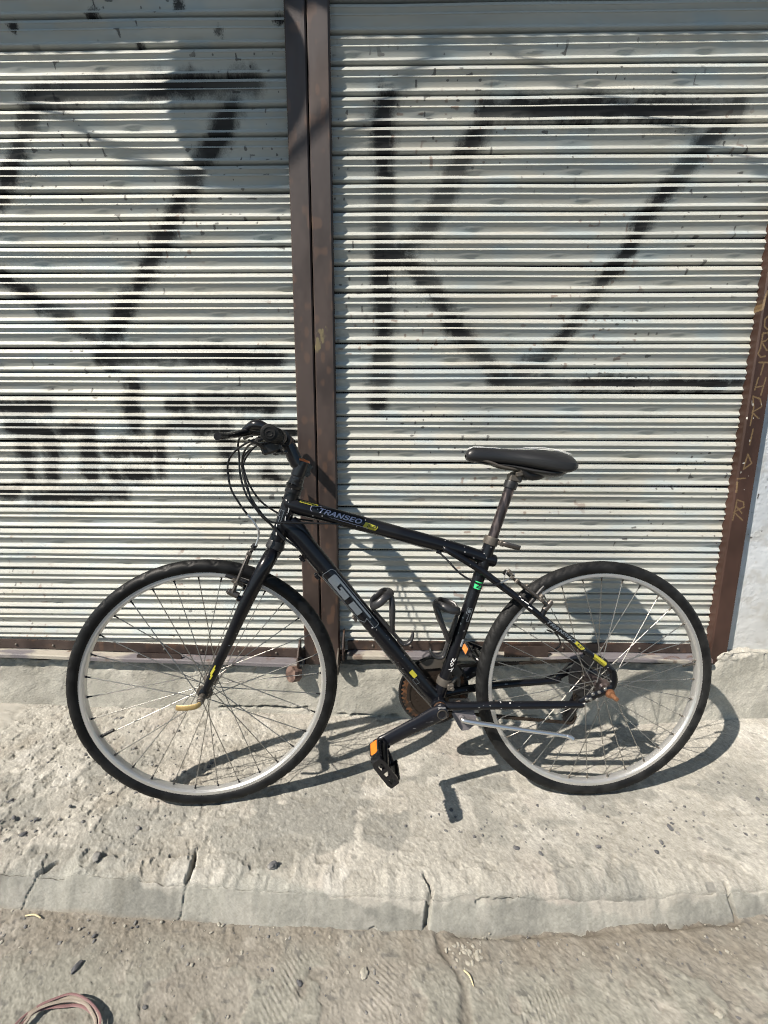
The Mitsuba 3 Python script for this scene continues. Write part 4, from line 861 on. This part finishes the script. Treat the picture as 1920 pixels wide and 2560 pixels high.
part('saddle_clamp', cat([rbox((.034, .022, .030), V3(.2640, .9150, 0), .3, frame((1, .12, 0), (-.12, 1, 0))), rbox((.040, .012, .052), V3(.248, .9290, 0), .3, frame((1, -.25, 0), (.25, 1, 0))), cyl(V3(.240, .918, -.018), V3(.240, .918, .018), .009, 14), cyl(V3(.252, .936, -.028), V3(.252, .936, .028), .0065, 12)]), 'dull_steel')
for s in (-1, 1): part('saddle_rail', tube([V3(.372, .962, s*.012), V3(.340, .956, s*.018), V3(.296, .9420, s*.021), V3(.220, .9360, s*.022), V3(.180, .944, s*.030), V3(.160, .952, s*.036)], .0036, 8, smooth=5), 'dull_steel', smooth=60)
def saddle():
    #      a      top    bottom  half width  power
    S = [(.3990, .9740, .9660, .006, 2.0), (.3960, .9840, .9600, .015, 2.2), (.3830, .9920, .9555, .0205, 2.4), (.3600, .9935, .9530, .0225, 2.6), (.3300, .9925, .9530, .0240, 2.7), (.3000, .9920, .9510, .0285, 2.7), (.2700, .9925, .9470, .0370, 2.6),
         (.2400, .9935, .9420, .0490, 2.5), (.2100, .9940, .9365, .0620, 2.4), (.1800, .9925, .9320, .0720, 2.3), (.1500, .9885, .9310, .0770, 2.2), (.1340, .9840, .9345, .0740, 2.3), (.1240, .9795, .9390, .0660, 2.3), (.1180, .9735, .9450, .054, 2.2), (.1150, .9660, .9520, .030, 2.1)]
    S = np.array(S); q = spline(S, 5); n = 40; ang = np.linspace(0, 2*PI, n, endpoint=False); V = []
    for a, tp, bt, hw, pw in q:
        x = hw*np.sign(np.cos(ang))*np.abs(np.cos(ang))**(2/pw)
        top = np.sin(ang) > 0; drop = np.clip(np.abs(x)/.077, 0, 1)**2*.022
        cen = bt+(tp-bt)*.45
        y = np.where(top, cen+(tp-cen)*np.abs(np.sin(ang))**(2/2.2)-drop*np.abs(np.sin(ang))**.3, cen-(cen-bt)*np.abs(np.sin(ang))**(.9))
        y = y-np.where(~top, drop*.55, drop*.0)-.006*np.exp(-(x/.012)**2)*top*np.clip((hw-.028)/.03, 0, 1)
        V.append(np.stack([x*0+a, y, x], 1))
    V = np.array(V); m = mesh(V.reshape(-1, 3), grid_faces(len(q), n, wrap_v=True))
    e0, e1 = tube([V[0].mean(0)+V3(.0008, 0, 0), V[0].mean(0)], [.0005, .004], n), None
    return m
sad = part('saddle', saddle(), 'saddle_vinyl', smooth=60)
part('saddle_base', tube([V3(.392, .958, 0), V3(.34, .951, 0), V3(.28, .946, 0), V3(.22, .934, 0), V3(.165, .931, 0), V3(.125, .942, 0)], [.008, .016, .026, .048, .060, .035], 20, smooth=5, flat=.22, flat_dir=(0, 1, 0)), 'black_plastic', parent=sad, smooth=60)
part('elastomer', tube([V3(.255, .944, -.026), V3(.236, .925, -.018), V3(.205, .925, -.016), V3(.18, .936, -.02)], [.006, .013, .014, .007], 12, smooth=4), 'black_plastic', parent=sad, smooth=60)
part('saddle_piping', cat([tube([V3(.392, .9885, s*.011), V3(.378, .9945, s*.012), V3(.34, .9930, s*.011), V3(.31, .9920, s*.010)], .0011, 6, smooth=5) for s in (-1, 1)]+
     [tube([V3(.250, .9940, s*c0), V3(.215, .9955, s*(c0+.005)), V3(.180, .9925, s*(c0+.008)), V3(.150, .9870, s*(c0+.009)), V3(.128, .9800, s*(c0+.008))], .0010, 6, smooth=5) for s in (-1, 1) for c0 in (.014, .026)]), 'white_print', parent=sad, smooth=60)

# cranks, pedals, drive train
CA = V3(.6109-.4508, .2141-.2820, 0); CA /= np.linalg.norm(CA); CU = np.cross(V3(0, 0, 1), CA)
def crank(s, d):
    o = BB; e = o+d*.170; up = np.cross(V3(0, 0, 1), d)
    p0, p1 = o+V3(0, 0, s*.058), e+V3(0, 0, s*.078)
    m = tube([p0-d*.016, p0-d*.012, p0+d*.02, p0+d*.06+V3(0, 0, s*.006), p0+d*.12+V3(0, 0, s*.014), p1-d*.012, p1+d*.008, p1+d*.014], [.008, .0195, .0225, .0205, .0190, .0180, .0160, .006], 20, smooth=5, flat=.52, flat_dir=(0, 0, 1))
    k = part('crank_arm', cat([m, cyl(o+V3(0, 0, s*.040), o+V3(0, 0, s*.066), .0175, 28)]), 'crank_paint', smooth=40)
    part('crank_bolt', cat([lathe([(.0085, .000), (.0112, .0015), (.0122, .0015), (.0128, 0)], o+V3(0, 0, s*.0690), (0, 0, s), n=24), lathe([(.0001, .0008), (.0090, .0008), (.0095, 0)], o+V3(0, 0, s*.0670), (0, 0, s), n=20)]), 'black_plastic', parent=k)
    part('bolt_ring', lathe([(.0115, .0006), (.0122, .0024), (.0130, .0024), (.0136, .0004)], o+V3(0, 0, s*.0686), (0, 0, s), n=28), 'dull_steel', parent=k)
    return e
def crank_color(p, n, uv):
    c = mix((.006, .0065, .010), (.013, .0135, .018), fbm(p.x*30, p.y*30, p.z*30))
    return mix(c, mi.Color3f(.30, .30, .30), smoothstep(.80, .90, noise(p.x*60, p.y*180, p.z*240))*.6)
scene['mat_crank_paint'] = pr(proc(crank_color), .30, 0, .32)
def pedal(e, s, fx):
    """Cage pedal: body round the spindle, two toothed side plates, an outer end plate with holes, two amber reflectors."""
    fx = np.asarray(fx, float); fx /= np.linalg.norm(fx); ux = np.cross(V3(0, 0, 1), fx); o = e+V3(0, 0, s*.088)
    P = lambda f, u, c: o+fx*f+ux*u+V3(0, 0, s*c)
    body = [tube([P(0, 0, -.010), P(0, 0, .004), P(0, 0, .05), P(0, 0, .092)], [.0075, .0125, .0105, .0085], 16)]
    cage = []
    for f in (-1, 1):
        xs_ = [.030+k*.0098 for k in range(7)]; teeth = [(.026, -.0115)]
        for x in xs_: teeth += [(x, -.0150), (x+.0040, -.0150), (x+.0045, -.0110), (x+.0090, -.0110)]
        teeth += [(.102, -.0115), (.102, .0115)]
        for x in xs_[::-1]: teeth += [(x+.0090, .0110), (x+.0045, .0110), (x+.0040, .0150), (x, .0150)]
        teeth += [(.026, .0115)]
        cage.append(prism(Polygon(teeth), .0035, P(f*.0370, 0, .006), np.stack([V3(0, 0, s), ux, np.cross(V3(0, 0, s), ux)], 1)))
        cage.append(tube([P(f*.012, 0, .006), P(f*.026, 0, .018), P(f*.0365, 0, .036)], [.006, .0065, .0070], 10))
    endp = Polygon([(-.039, -.011), (-.028, -.015), (.028, -.015), (.039, -.011), (.039, .011), (.028, .015), (-.028, .015), (-.039, .011)])
    for hx, w in ((-.025, .007), (-.004, .006), (.018, .008)): endp = endp.difference(rect(hx-w, -.006, hx+w, .007))
    cage.append(prism(endp, .0045, P(0, 0, .1065), np.stack([fx, ux, np.cross(fx, ux)], 1)))
    inn = Polygon([(-.016, -.011), (.016, -.011), (.016, .011), (-.016, .011)])
    cage.append(prism(inn, .005, P(0, 0, .002), np.stack([fx, ux, np.cross(fx, ux)], 1)))
    for f in (-.018, .018): cage.append(tube([P(f*.6, 0, .004), P(f, 0, .030), P(f, 0, .104)], .0045, 8))
    k = part('pedal', cat(body+cage), 'gloss_black', smooth=25)
    for f in (-1, 1):
        rr = Polygon([(.044, -.0092), (.086, -.0092), (.090, -.005), (.090, .005), (.086, .0092), (.044, .0092)])
        part('reflector', prism(rr, .006, P(f*.0425, 0, 0), np.stack([V3(0, 0, s), ux, np.cross(V3(0, 0, s), ux)], 1)), 'orange_reflector', parent=k, smooth=20)
        part('reflector_frame', prism(outline(rr, .003), .007, P(f*.0418, 0, 0), np.stack([V3(0, 0, s), ux, np.cross(V3(0, 0, s), ux)], 1)), 'black_plastic', parent=k, smooth=20)
eL = crank(-1, CA); pedal(eL, -1, (.60, .80, 0))
eR = crank(1, -CA); pedal(eR, 1, (.92, .38, 0))
def sprocket(r, n, c, mat, name, parent=None, spokes=5, hole=.036, o=BB, t=.0022):
    pts = []
    for k in range(n):
        for f, dr_ in ((0, -.0040), (.22, -.0032), (.40, .0012), (.60, .0012), (.78, -.0032)): a = 2*PI*(k+f)/n; pts.append(((r+dr_)*math.cos(a), (r+dr_)*math.sin(a)))
    p = Polygon(pts)
    if spokes:
        inner = Polygon([((r-.014)*math.cos(a), (r-.014)*math.sin(a)) for a in np.linspace(0, 2*PI, 49)[:-1]]); hub_ = Polygon([(hole*math.cos(a), hole*math.sin(a)) for a in np.linspace(0, 2*PI, 33)[:-1]])
        w = inner.difference(hub_)
        for k in range(spokes): a = 2*PI*k/spokes+.3; w = w.difference(LineString([(0, 0), (r*math.cos(a), r*math.sin(a))]).buffer(.010))
        p = p.difference(w.buffer(-.001))
    if hole and not spokes: p = p.difference(Polygon([(hole*math.cos(a), hole*math.sin(a)) for a in np.linspace(0, 2*PI, 33)[:-1]]))
    return part(name, prism(p, t, np.asarray(o)+V3(0, 0, c), np.eye(3)), mat, parent=parent, smooth=20)
cs = sprocket(.0950, 48, .0500, 'rust', 'chainset')
sprocket(.0770, 38, .0435, 'greasy_chain', 'chainring', cs, 0, .052); sprocket(.0570, 28, .0370, 'greasy_chain', 'chainring', cs, 0, .030)
part('chain_guard', lathe([(.0985, -.002), (.1035, -.002), (.1042, 0), (.1035, .002), (.0985, .002), (.0978, 0)], BB+V3(0, 0, .0560), (0, 0, 1), n=72, closed=True), 'black_plastic', parent=cs)
part('guard_web', lathe([(.070, 0), (.0985, 0), (.0985, .0012), (.070, .0012)], BB+V3(0, 0, .0565), (0, 0, 1), n=72, closed=True), 'black_plastic', parent=cs)
cass = None
for k, (r_, n_t) in enumerate(((.056, 28), (.050, 24), (.045, 22), (.040, 19), (.036, 17), (.031, 15), (.027, 13))):
    kk = sprocket(r_, n_t, .0250+.0047*k, 'cassette_steel', 'cassette' if k == 0 else 'cog', cass, 0, .016, RA, .0018)
    cass = cass or kk
part('spoke_guard', lathe([(.030, 0), (.066, 0), (.067, .0008), (.066, .0016), (.030, .0016)], RA+V3(0, 0, .0215), (0, 0, 1), n=48, closed=True), 'black_plastic', parent=cass)
def chain():
    c0, c1 = .0435, .0345; r0, r1 = .0770, .0450; P = []
    d = np.linalg.norm(BB-RA); bse = math.atan2(BB[1]-RA[1], BB[0]-RA[0]); off = math.acos((r0-r1)/d)
    def arc(o, r, a0, a1, c, n): return [V3(o[0]+r*math.cos(a), o[1]+r*math.sin(a), c) for a in np.linspace(a0, a1, n)]
    P += arc(BB, r0, bse-off*0-2.2+.0, bse+PI-off+0.0, c0, 40)[::-1] if False else []
    top0 = V3(BB[0]+r0*math.cos(bse+PI-off), BB[1]+r0*math.sin(bse+PI-off), c0); top1 = V3(RA[0]+r1*math.cos(bse+PI-off), RA[1]+r1*math.sin(bse+PI-off), c1)
    ring = arc(BB, r0, bse+PI-off, bse-2.1, c0, 50)
    P = [top1, top0]+ring[1:]
    jt, jl = V3(.018, .285, .040), V3(.050, .215, .040)                                        # derailleur wheels
    P += arc(jl, .019, -1.2, -3.6, c1, 10)+arc(jt, .019, -.2+PI-.6, -.3, c1, 8)[::-1]
    P += arc(RA, r1, -1.1, -1.1-PI+.25, c1, 24)
    P.append(top1); P = np.array(P); L = np.concatenate([[0], np.cumsum(np.linalg.norm(np.diff(P, axis=0), axis=1))])
    n = int(L[-1]/.0127); s = (np.arange(n)+.5)*L[-1]/n; ms = []
    for k in range(n):
        p = np.array([np.interp(s[k], L, P[:, i]) for i in range(3)]); q = np.array([np.interp(min(s[k]+.004, L[-1]), L, P[:, i]) for i in range(3)])
        t = q-p
        if np.linalg.norm(t) < 1e-6: continue
        t /= np.linalg.norm(t); F = frame(t, np.cross(V3(0, 0, 1), t)); w = .0072 if k % 2 else .0056
        ms += [rbox((.0150, .0072, .0012), p+F[:, 2]*sg*w/2, .3, F) for sg in (-1, 1)]+[rbox((.0065, .0050, .0050), p+t*o_, .3, F) for o_ in (-.0040, .0040)]
    return cat(ms), jt, jl
ch, jt, jl = chain()
part('chain', ch, 'greasy_chain', smooth=False)
dr_ = part('rear_derailleur', cat([rbox((.030, .022, .020), V3(.006, .312, .074), .3, frame((.6, -.8, 0), (.8, .6, 0))), rbox((.046, .018, .024), V3(.016, .298, .058), .3, frame((.5, -.85, -.1), (.85, .5, 0))),
        prism(LineString([jt[:2], jl[:2]]).buffer(.012), .0025, V3(0, 0, .0485), np.eye(3)), prism(LineString([jt[:2], jl[:2]]).buffer(.010), .0025, V3(0, 0, .0315), np.eye(3))]), 'gloss_black', smooth=25)
for j in (jt, jl): sprocket(.019, 11, .040, 'black_plastic', 'jockey_wheel', dr_, 0, .004, V3(j[0], j[1], 0), .006)
cable('gear_cable', [V3(.115, .322, .062), V3(.07, .330, .075), V3(.02, .355, .088), V3(-.030, .345, .092), V3(-.035, .315, .086), V3(-.010, .302, .080)])
cable('gear_cable', [V3(.120, .470, .06), V3(.085, .452, .070), V3(.070, .420, .075), V3(.086, .40, .078)], .0024)
fdp = stm(.348)
fd = part('front_derailleur', cat([lathe([(.0168, -.010), (.0200, -.010), (.0205, -.008), (.0205, .008), (.0200, .010), (.0168, .010)], fdp, (st1-BB), n=30), rbox((.018, .018, .016), fdp+V3(-.014, -.008, -.018), .3), cyl(fdp+V3(-.018, -.010, -.030), fdp+V3(-.018, -.010, -.010), .0055, 12),
        tube([fdp+V3(-.02, -.004, -.006), fdp+V3(-.034, .006, .006), fdp+V3(-.044, -.004, .012), fdp+V3(-.046, -.024, .016)], [.006, .007, .0055, .0045], 10, smooth=4)]), 'dull_steel', smooth=35)
cagep = [V3(.500, .378, 0), V3(.470, .392, 0), V3(.430, .392, 0), V3(.396, .378, 0), V3(.376, .352, 0), V3(.384, .338, 0), V3(.408, .352, 0), V3(.440, .370, 0), V3(.492, .366, 0)]
pc_ = Polygon([(q[0], q[1]) for q in cagep]).buffer(.002)
part('cage_plate', cat([prism(pc_, .0018, V3(0, 0, .037), np.eye(3)), prism(pc_.buffer(-.002), .0018, V3(.0, .002, .050), np.eye(3)), cyl(V3(.380, .346, .037), V3(.380, .346, .050), .003, 8)]), 'dull_steel', parent=fd, smooth=20)

# bottle cages
def bottle_cage(o, d, label=None):
    """o: foot on the tube, d: up the tube; the cage stands off to the side n."""
    d = np.asarray(d, float)/np.linalg.norm(d); return d
dn = np.cross(dd, V3(0, 0, 1)); dn = dn if dn[1] > 0 else -dn
def cage_mesh(o, u, n, spec, wid):
    Q = lambda s, h, c: o+u*s+n*h+V3(0, 0, c)
    out = [tube([Q(-.015, .008, 0), Q(.05, .007, 0), Q(.10, .008, 0)], [.010, .013, .010], 10, flat=.45, flat_dir=n, smooth=3)]
    for s in (-1, 1):
        out.append(tube([Q(.100, .008, s*.006), Q(.112, .016, s*.024), Q(.112, .036, s*.036), Q(.112, .060, s*.030), Q(.108, .074, s*.010), Q(.108, .075, 0)], [.008, .010, .0105, .0110, .0112, .0112], 12, smooth=6, flat=.55, flat_dir=n))
        out.append(tube([Q(.107, .073, s*.008), Q(.092, .066, s*.018), Q(.066, .048, s*.024), Q(.040, .026, s*.020), Q(.020, .012, s*.010)], [.0100, .0115, .0105, .0095, .0088], 12, smooth=6, flat=.62, flat_dir=n))
    out.append(tube([Q(-.010, .007, 0), Q(-.030, .010, 0), Q(-.036, .028, 0), Q(-.026, .046, 0), Q(-.016, .050, 0)], [.010, .0115, .0105, .0085, .003], 10, smooth=6, flat=.5, flat_dir=u))
    return cat(out)
ud_ = -dd
part('bottle_cage', cage_mesh(V3(.578, .4380, 0)+dn*.0215+ud_*.026, ud_, dn, None, .036), 'cage_plastic', smooth=50)
us = (st1-BB)/np.linalg.norm(st1-BB); sn = np.cross(us, V3(0, 0, 1)); sn = sn if sn[0] > 0 else -sn
part('bottle_cage', cage_mesh(stm(.440)+sn*.0168, us, sn, None, .036), 'cage_plastic', smooth=50)
scene['mat_cage_plastic'] = pr((.022, .022, .024), .36, 0, .5)

# kickstand
kp = V3(.392, .2640, -.030)
ks = part('kickstand', cat([tube([kp+V3(0, -.003, -.014), V3(.380, .2585, -.050), V3(.300, .2475, -.056), V3(.180, .2300, -.060), V3(.104, .2185, -.062), V3(.092, .2135, -.066)], [.0062, .0068, .0062, .0055, .0052, .0048], 14, smooth=4), tube([V3(.106, .2190, -.062), V3(.096, .2160, -.064), V3(.089, .2120, -.067)], [.0062, .0068, .0060], 12)]), 'chrome', smooth=50)
part('mount_plate', cat([prism(Polygon([(.415, .272), (.365, .276), (.352, .262), (.358, .240), (.372, .228), (.388, .226), (.398, .240)]).buffer(.003), .006, V3(0, 0, -.034), np.eye(3)), rbox((.060, .010, .060), V3(.385, .277, -.004), .3), cyl(V3(.392, .262, -.045), V3(.392, .262, -.028), .008, 14)]), 'weathered_flange', parent=ks, smooth=25)

# ------------------------------------------------------------------ small loose things on the ground
def ico(r, seed, sub=2, amp=.25, squash=(1, 1, 1)):
    m = trimesh.creation.icosphere(subdivisions=sub, radius=1.0); v = np.array(m.vertices)
    v = v*(1+amp*(meshkit.noise(v*1.6+seed*3.1, seed)-.5)*2)[:, None]*np.asarray(squash)*r
    return mesh(v, m.faces)
def put(m, x, y, z, rot): c, s = math.cos(rot), math.sin(rot); v = np.array(m.vertices)@np.array([[c, s, 0], [-s, c, 0], [0, 0, 1]]); return mesh(v+[x, y, z], m.faces)
gz_r = lambda x, y: float(road_z(np.array(x), np.array(y)))
gz_p = lambda x, y: float(ground_z(np.array(x), np.array(y)))
def stones(n, xr, yr, zf, rmin, rmax, bias=None, sub=1, lift=.12):
    ms = []
    for k in range(n):
        x, y = rng.uniform(*xr), rng.uniform(*yr)
        if bias is not None and rng.uniform() > bias(x, y): continue
        r = rmin*(rmax/rmin)**(rng.uniform()**2.0)
        ms.append(put(ico(r, int(rng.integers(1e6)), sub, .32, (rng.uniform(.8, 1.5), rng.uniform(.7, 1.0), rng.uniform(.45, .75))), x, y, zf(x, y)+r*lift, rng.uniform(0, 6.3)))
    return cat(ms)
em = stones(1300, (-1.1, 1.2), (-.57, -.10), gz_p, .0020, .0066, lambda x, y: .05+.28*(x < -.55)+.55*((x-.45)**2/.18+(y+.47)**2/.006 < 1)+.5*((x-.95)**2/.06+(y+.40)**2/.01 < 1), 1, -.18)
obj('embedded_stone', em, 'stone', 'pavement', smooth=50, kind='stuff')
gr = stones(900, (-.95, .95), (-.95, -.665), gz_r, .0010, .0042, lambda x, y: .25+.6*(y > -.76)+.7*((x-.05)**2/.012+(y+.83)**2/.006 < 1))
obj('grit', gr, 'stone', None, smooth=50, kind='stuff', label='small dark stones and grit scattered over the street'); labels['grit']['category'] = 'grit'
pg_ = stones(500, (-.95, .95), (-.95, -.64), gz_r, .0010, .0042, lambda x, y: .15+.75*(y > -.75))
obj('pale_crumbs', pg_, 'pale_stone', None, smooth=50, kind='stuff', label='pale mortar crumbs scattered along the foot of the kerb'); labels['pale_crumbs']['category'] = 'rubble'
def stone(x, y, r, seed, label, mat='stone', road=True, sq=(1.2, .9, .7)):
    k = numbered('stone'); scene[k] = mikit.ply(put(ico(r, seed, 3, .35, sq), x, y, (gz_r if road else gz_p)(x, y)+r*.35, seed*1.3), 'mat_'+mat, smooth=50); labels[k] = {'label': label, 'category': 'stone'}
stone(.646, -.798, .0075, 5, 'small white stone lying alone on the right of the street', 'pale_stone')
stone(-.049, -.749, .0085, 6, 'pale rounded stone with a dark shadow, left of the kerb gap', 'pale_stone')
stone(-.644, -.758, .0090, 7, 'dark curved stone above the pink strap', 'stone', True, (.6, 1.4, .6))
stone(-.18, -.768, .0060, 8, 'small dark stone between the strap and the kerb gap', 'stone', True, (.7, 1.2, .6))
stone(-.70, -.600, .0095, 9, 'dark grey stone stuck in the slab edge near the left side', 'stone', False)
stone(-.276, -.604, .0090, 10, 'bluish grey stone in the slab edge right of the notched kerb crack', 'stone', False)
def pile():
    ms = []
    for k in range(70):
        a = rng.uniform(0, 6.3); x, y = .176+rng.normal(0, .018), -.706+rng.normal(0, .014); s = .0016+.0040*rng.uniform()**2
        ms.append(put(ico(s, 900+k, 1, .35, (1.2, .9, .7)), x, y, gz_r(x, y)+s*.4, a))
    return cat(ms)
obj('rubble', pile(), 'pale_stone', None, smooth=40, kind='stuff', label='heap of pale rubble crumbs at the foot of the kerb by the gap'); labels['rubble']['category'] = 'rubble'
def straw(p0, p1, label):
    k = numbered('straw'); a, b = V3(*p0, gz_r(*p0)+.004), V3(*p1, gz_r(*p1)+.006); m = (a+b)/2+V3(.002, .002, .003)
    scene[k] = mikit.ply(tube([a, m, b], [.0016, .0018, .0012], 6, smooth=4), 'mat_straw', smooth=60); labels[k] = {'label': label, 'category': 'straw'}
straw((.161, -.735), (.176, -.762), 'dry pale straw below the rubble heap')
straw((-.824, -.671), (-.786, -.675), 'short dry straw at the foot of the kerb on the left')
# the strap, a loop of pink and pale bands partly in the frame
sk_ = thing('strap_loop', 'loop of worn pink and pale strapping lying in the lower left corner', 'strap')
LOOP = [(-.71, -.97), (-.70, -.92), (-.682, -.870), (-.6727, -.849), (-.6686, -.8395), (-.6589, -.8295), (-.6427, -.8218), (-.6202, -.8182), (-.5991, -.8162), (-.5755, -.8217), (-.5532, -.8338), (-.5375, -.8468), (-.532, -.87), (-.545, -.92), (-.58, -.97), (-.65, -.99), (-.71, -.97)]
def band(off, lift, w, seed, i0=0, i1=None):
    p = np.array(LOOP[i0:i1]); n = len(p); wob = (meshkit.noise(np.stack([np.arange(n)*.7, np.full(n, seed*1.1), np.zeros(n)], -1))-.5)*.007
    z = np.array([gz_r(x, y) for x, y in p])+.008+lift+(meshkit.noise(np.stack([np.arange(n)*.5, np.full(n, seed*2.1), np.zeros(n)], -1)))*.012
    c = p.mean(0); d = (p-c)/np.linalg.norm(p-c, axis=1, keepdims=True)
    return tube(np.hstack([p+d*(off+wob)[:, None], z[:, None]]), w, 8, smooth=6, flat=.30, flat_dir=(.3, .2, 1))
for k in range(3): obj('pink_band', band(-.003+.0032*k, .003*k, .0025-.0003*k, 3+k), 'strap_pink', sk_, smooth=50)
for k in range(2): obj('pale_band', band(.001-.0045*k, .002+.003*k, .0024, 13+k), 'strap_pale', sk_, smooth=50)
# drop materials nothing uses
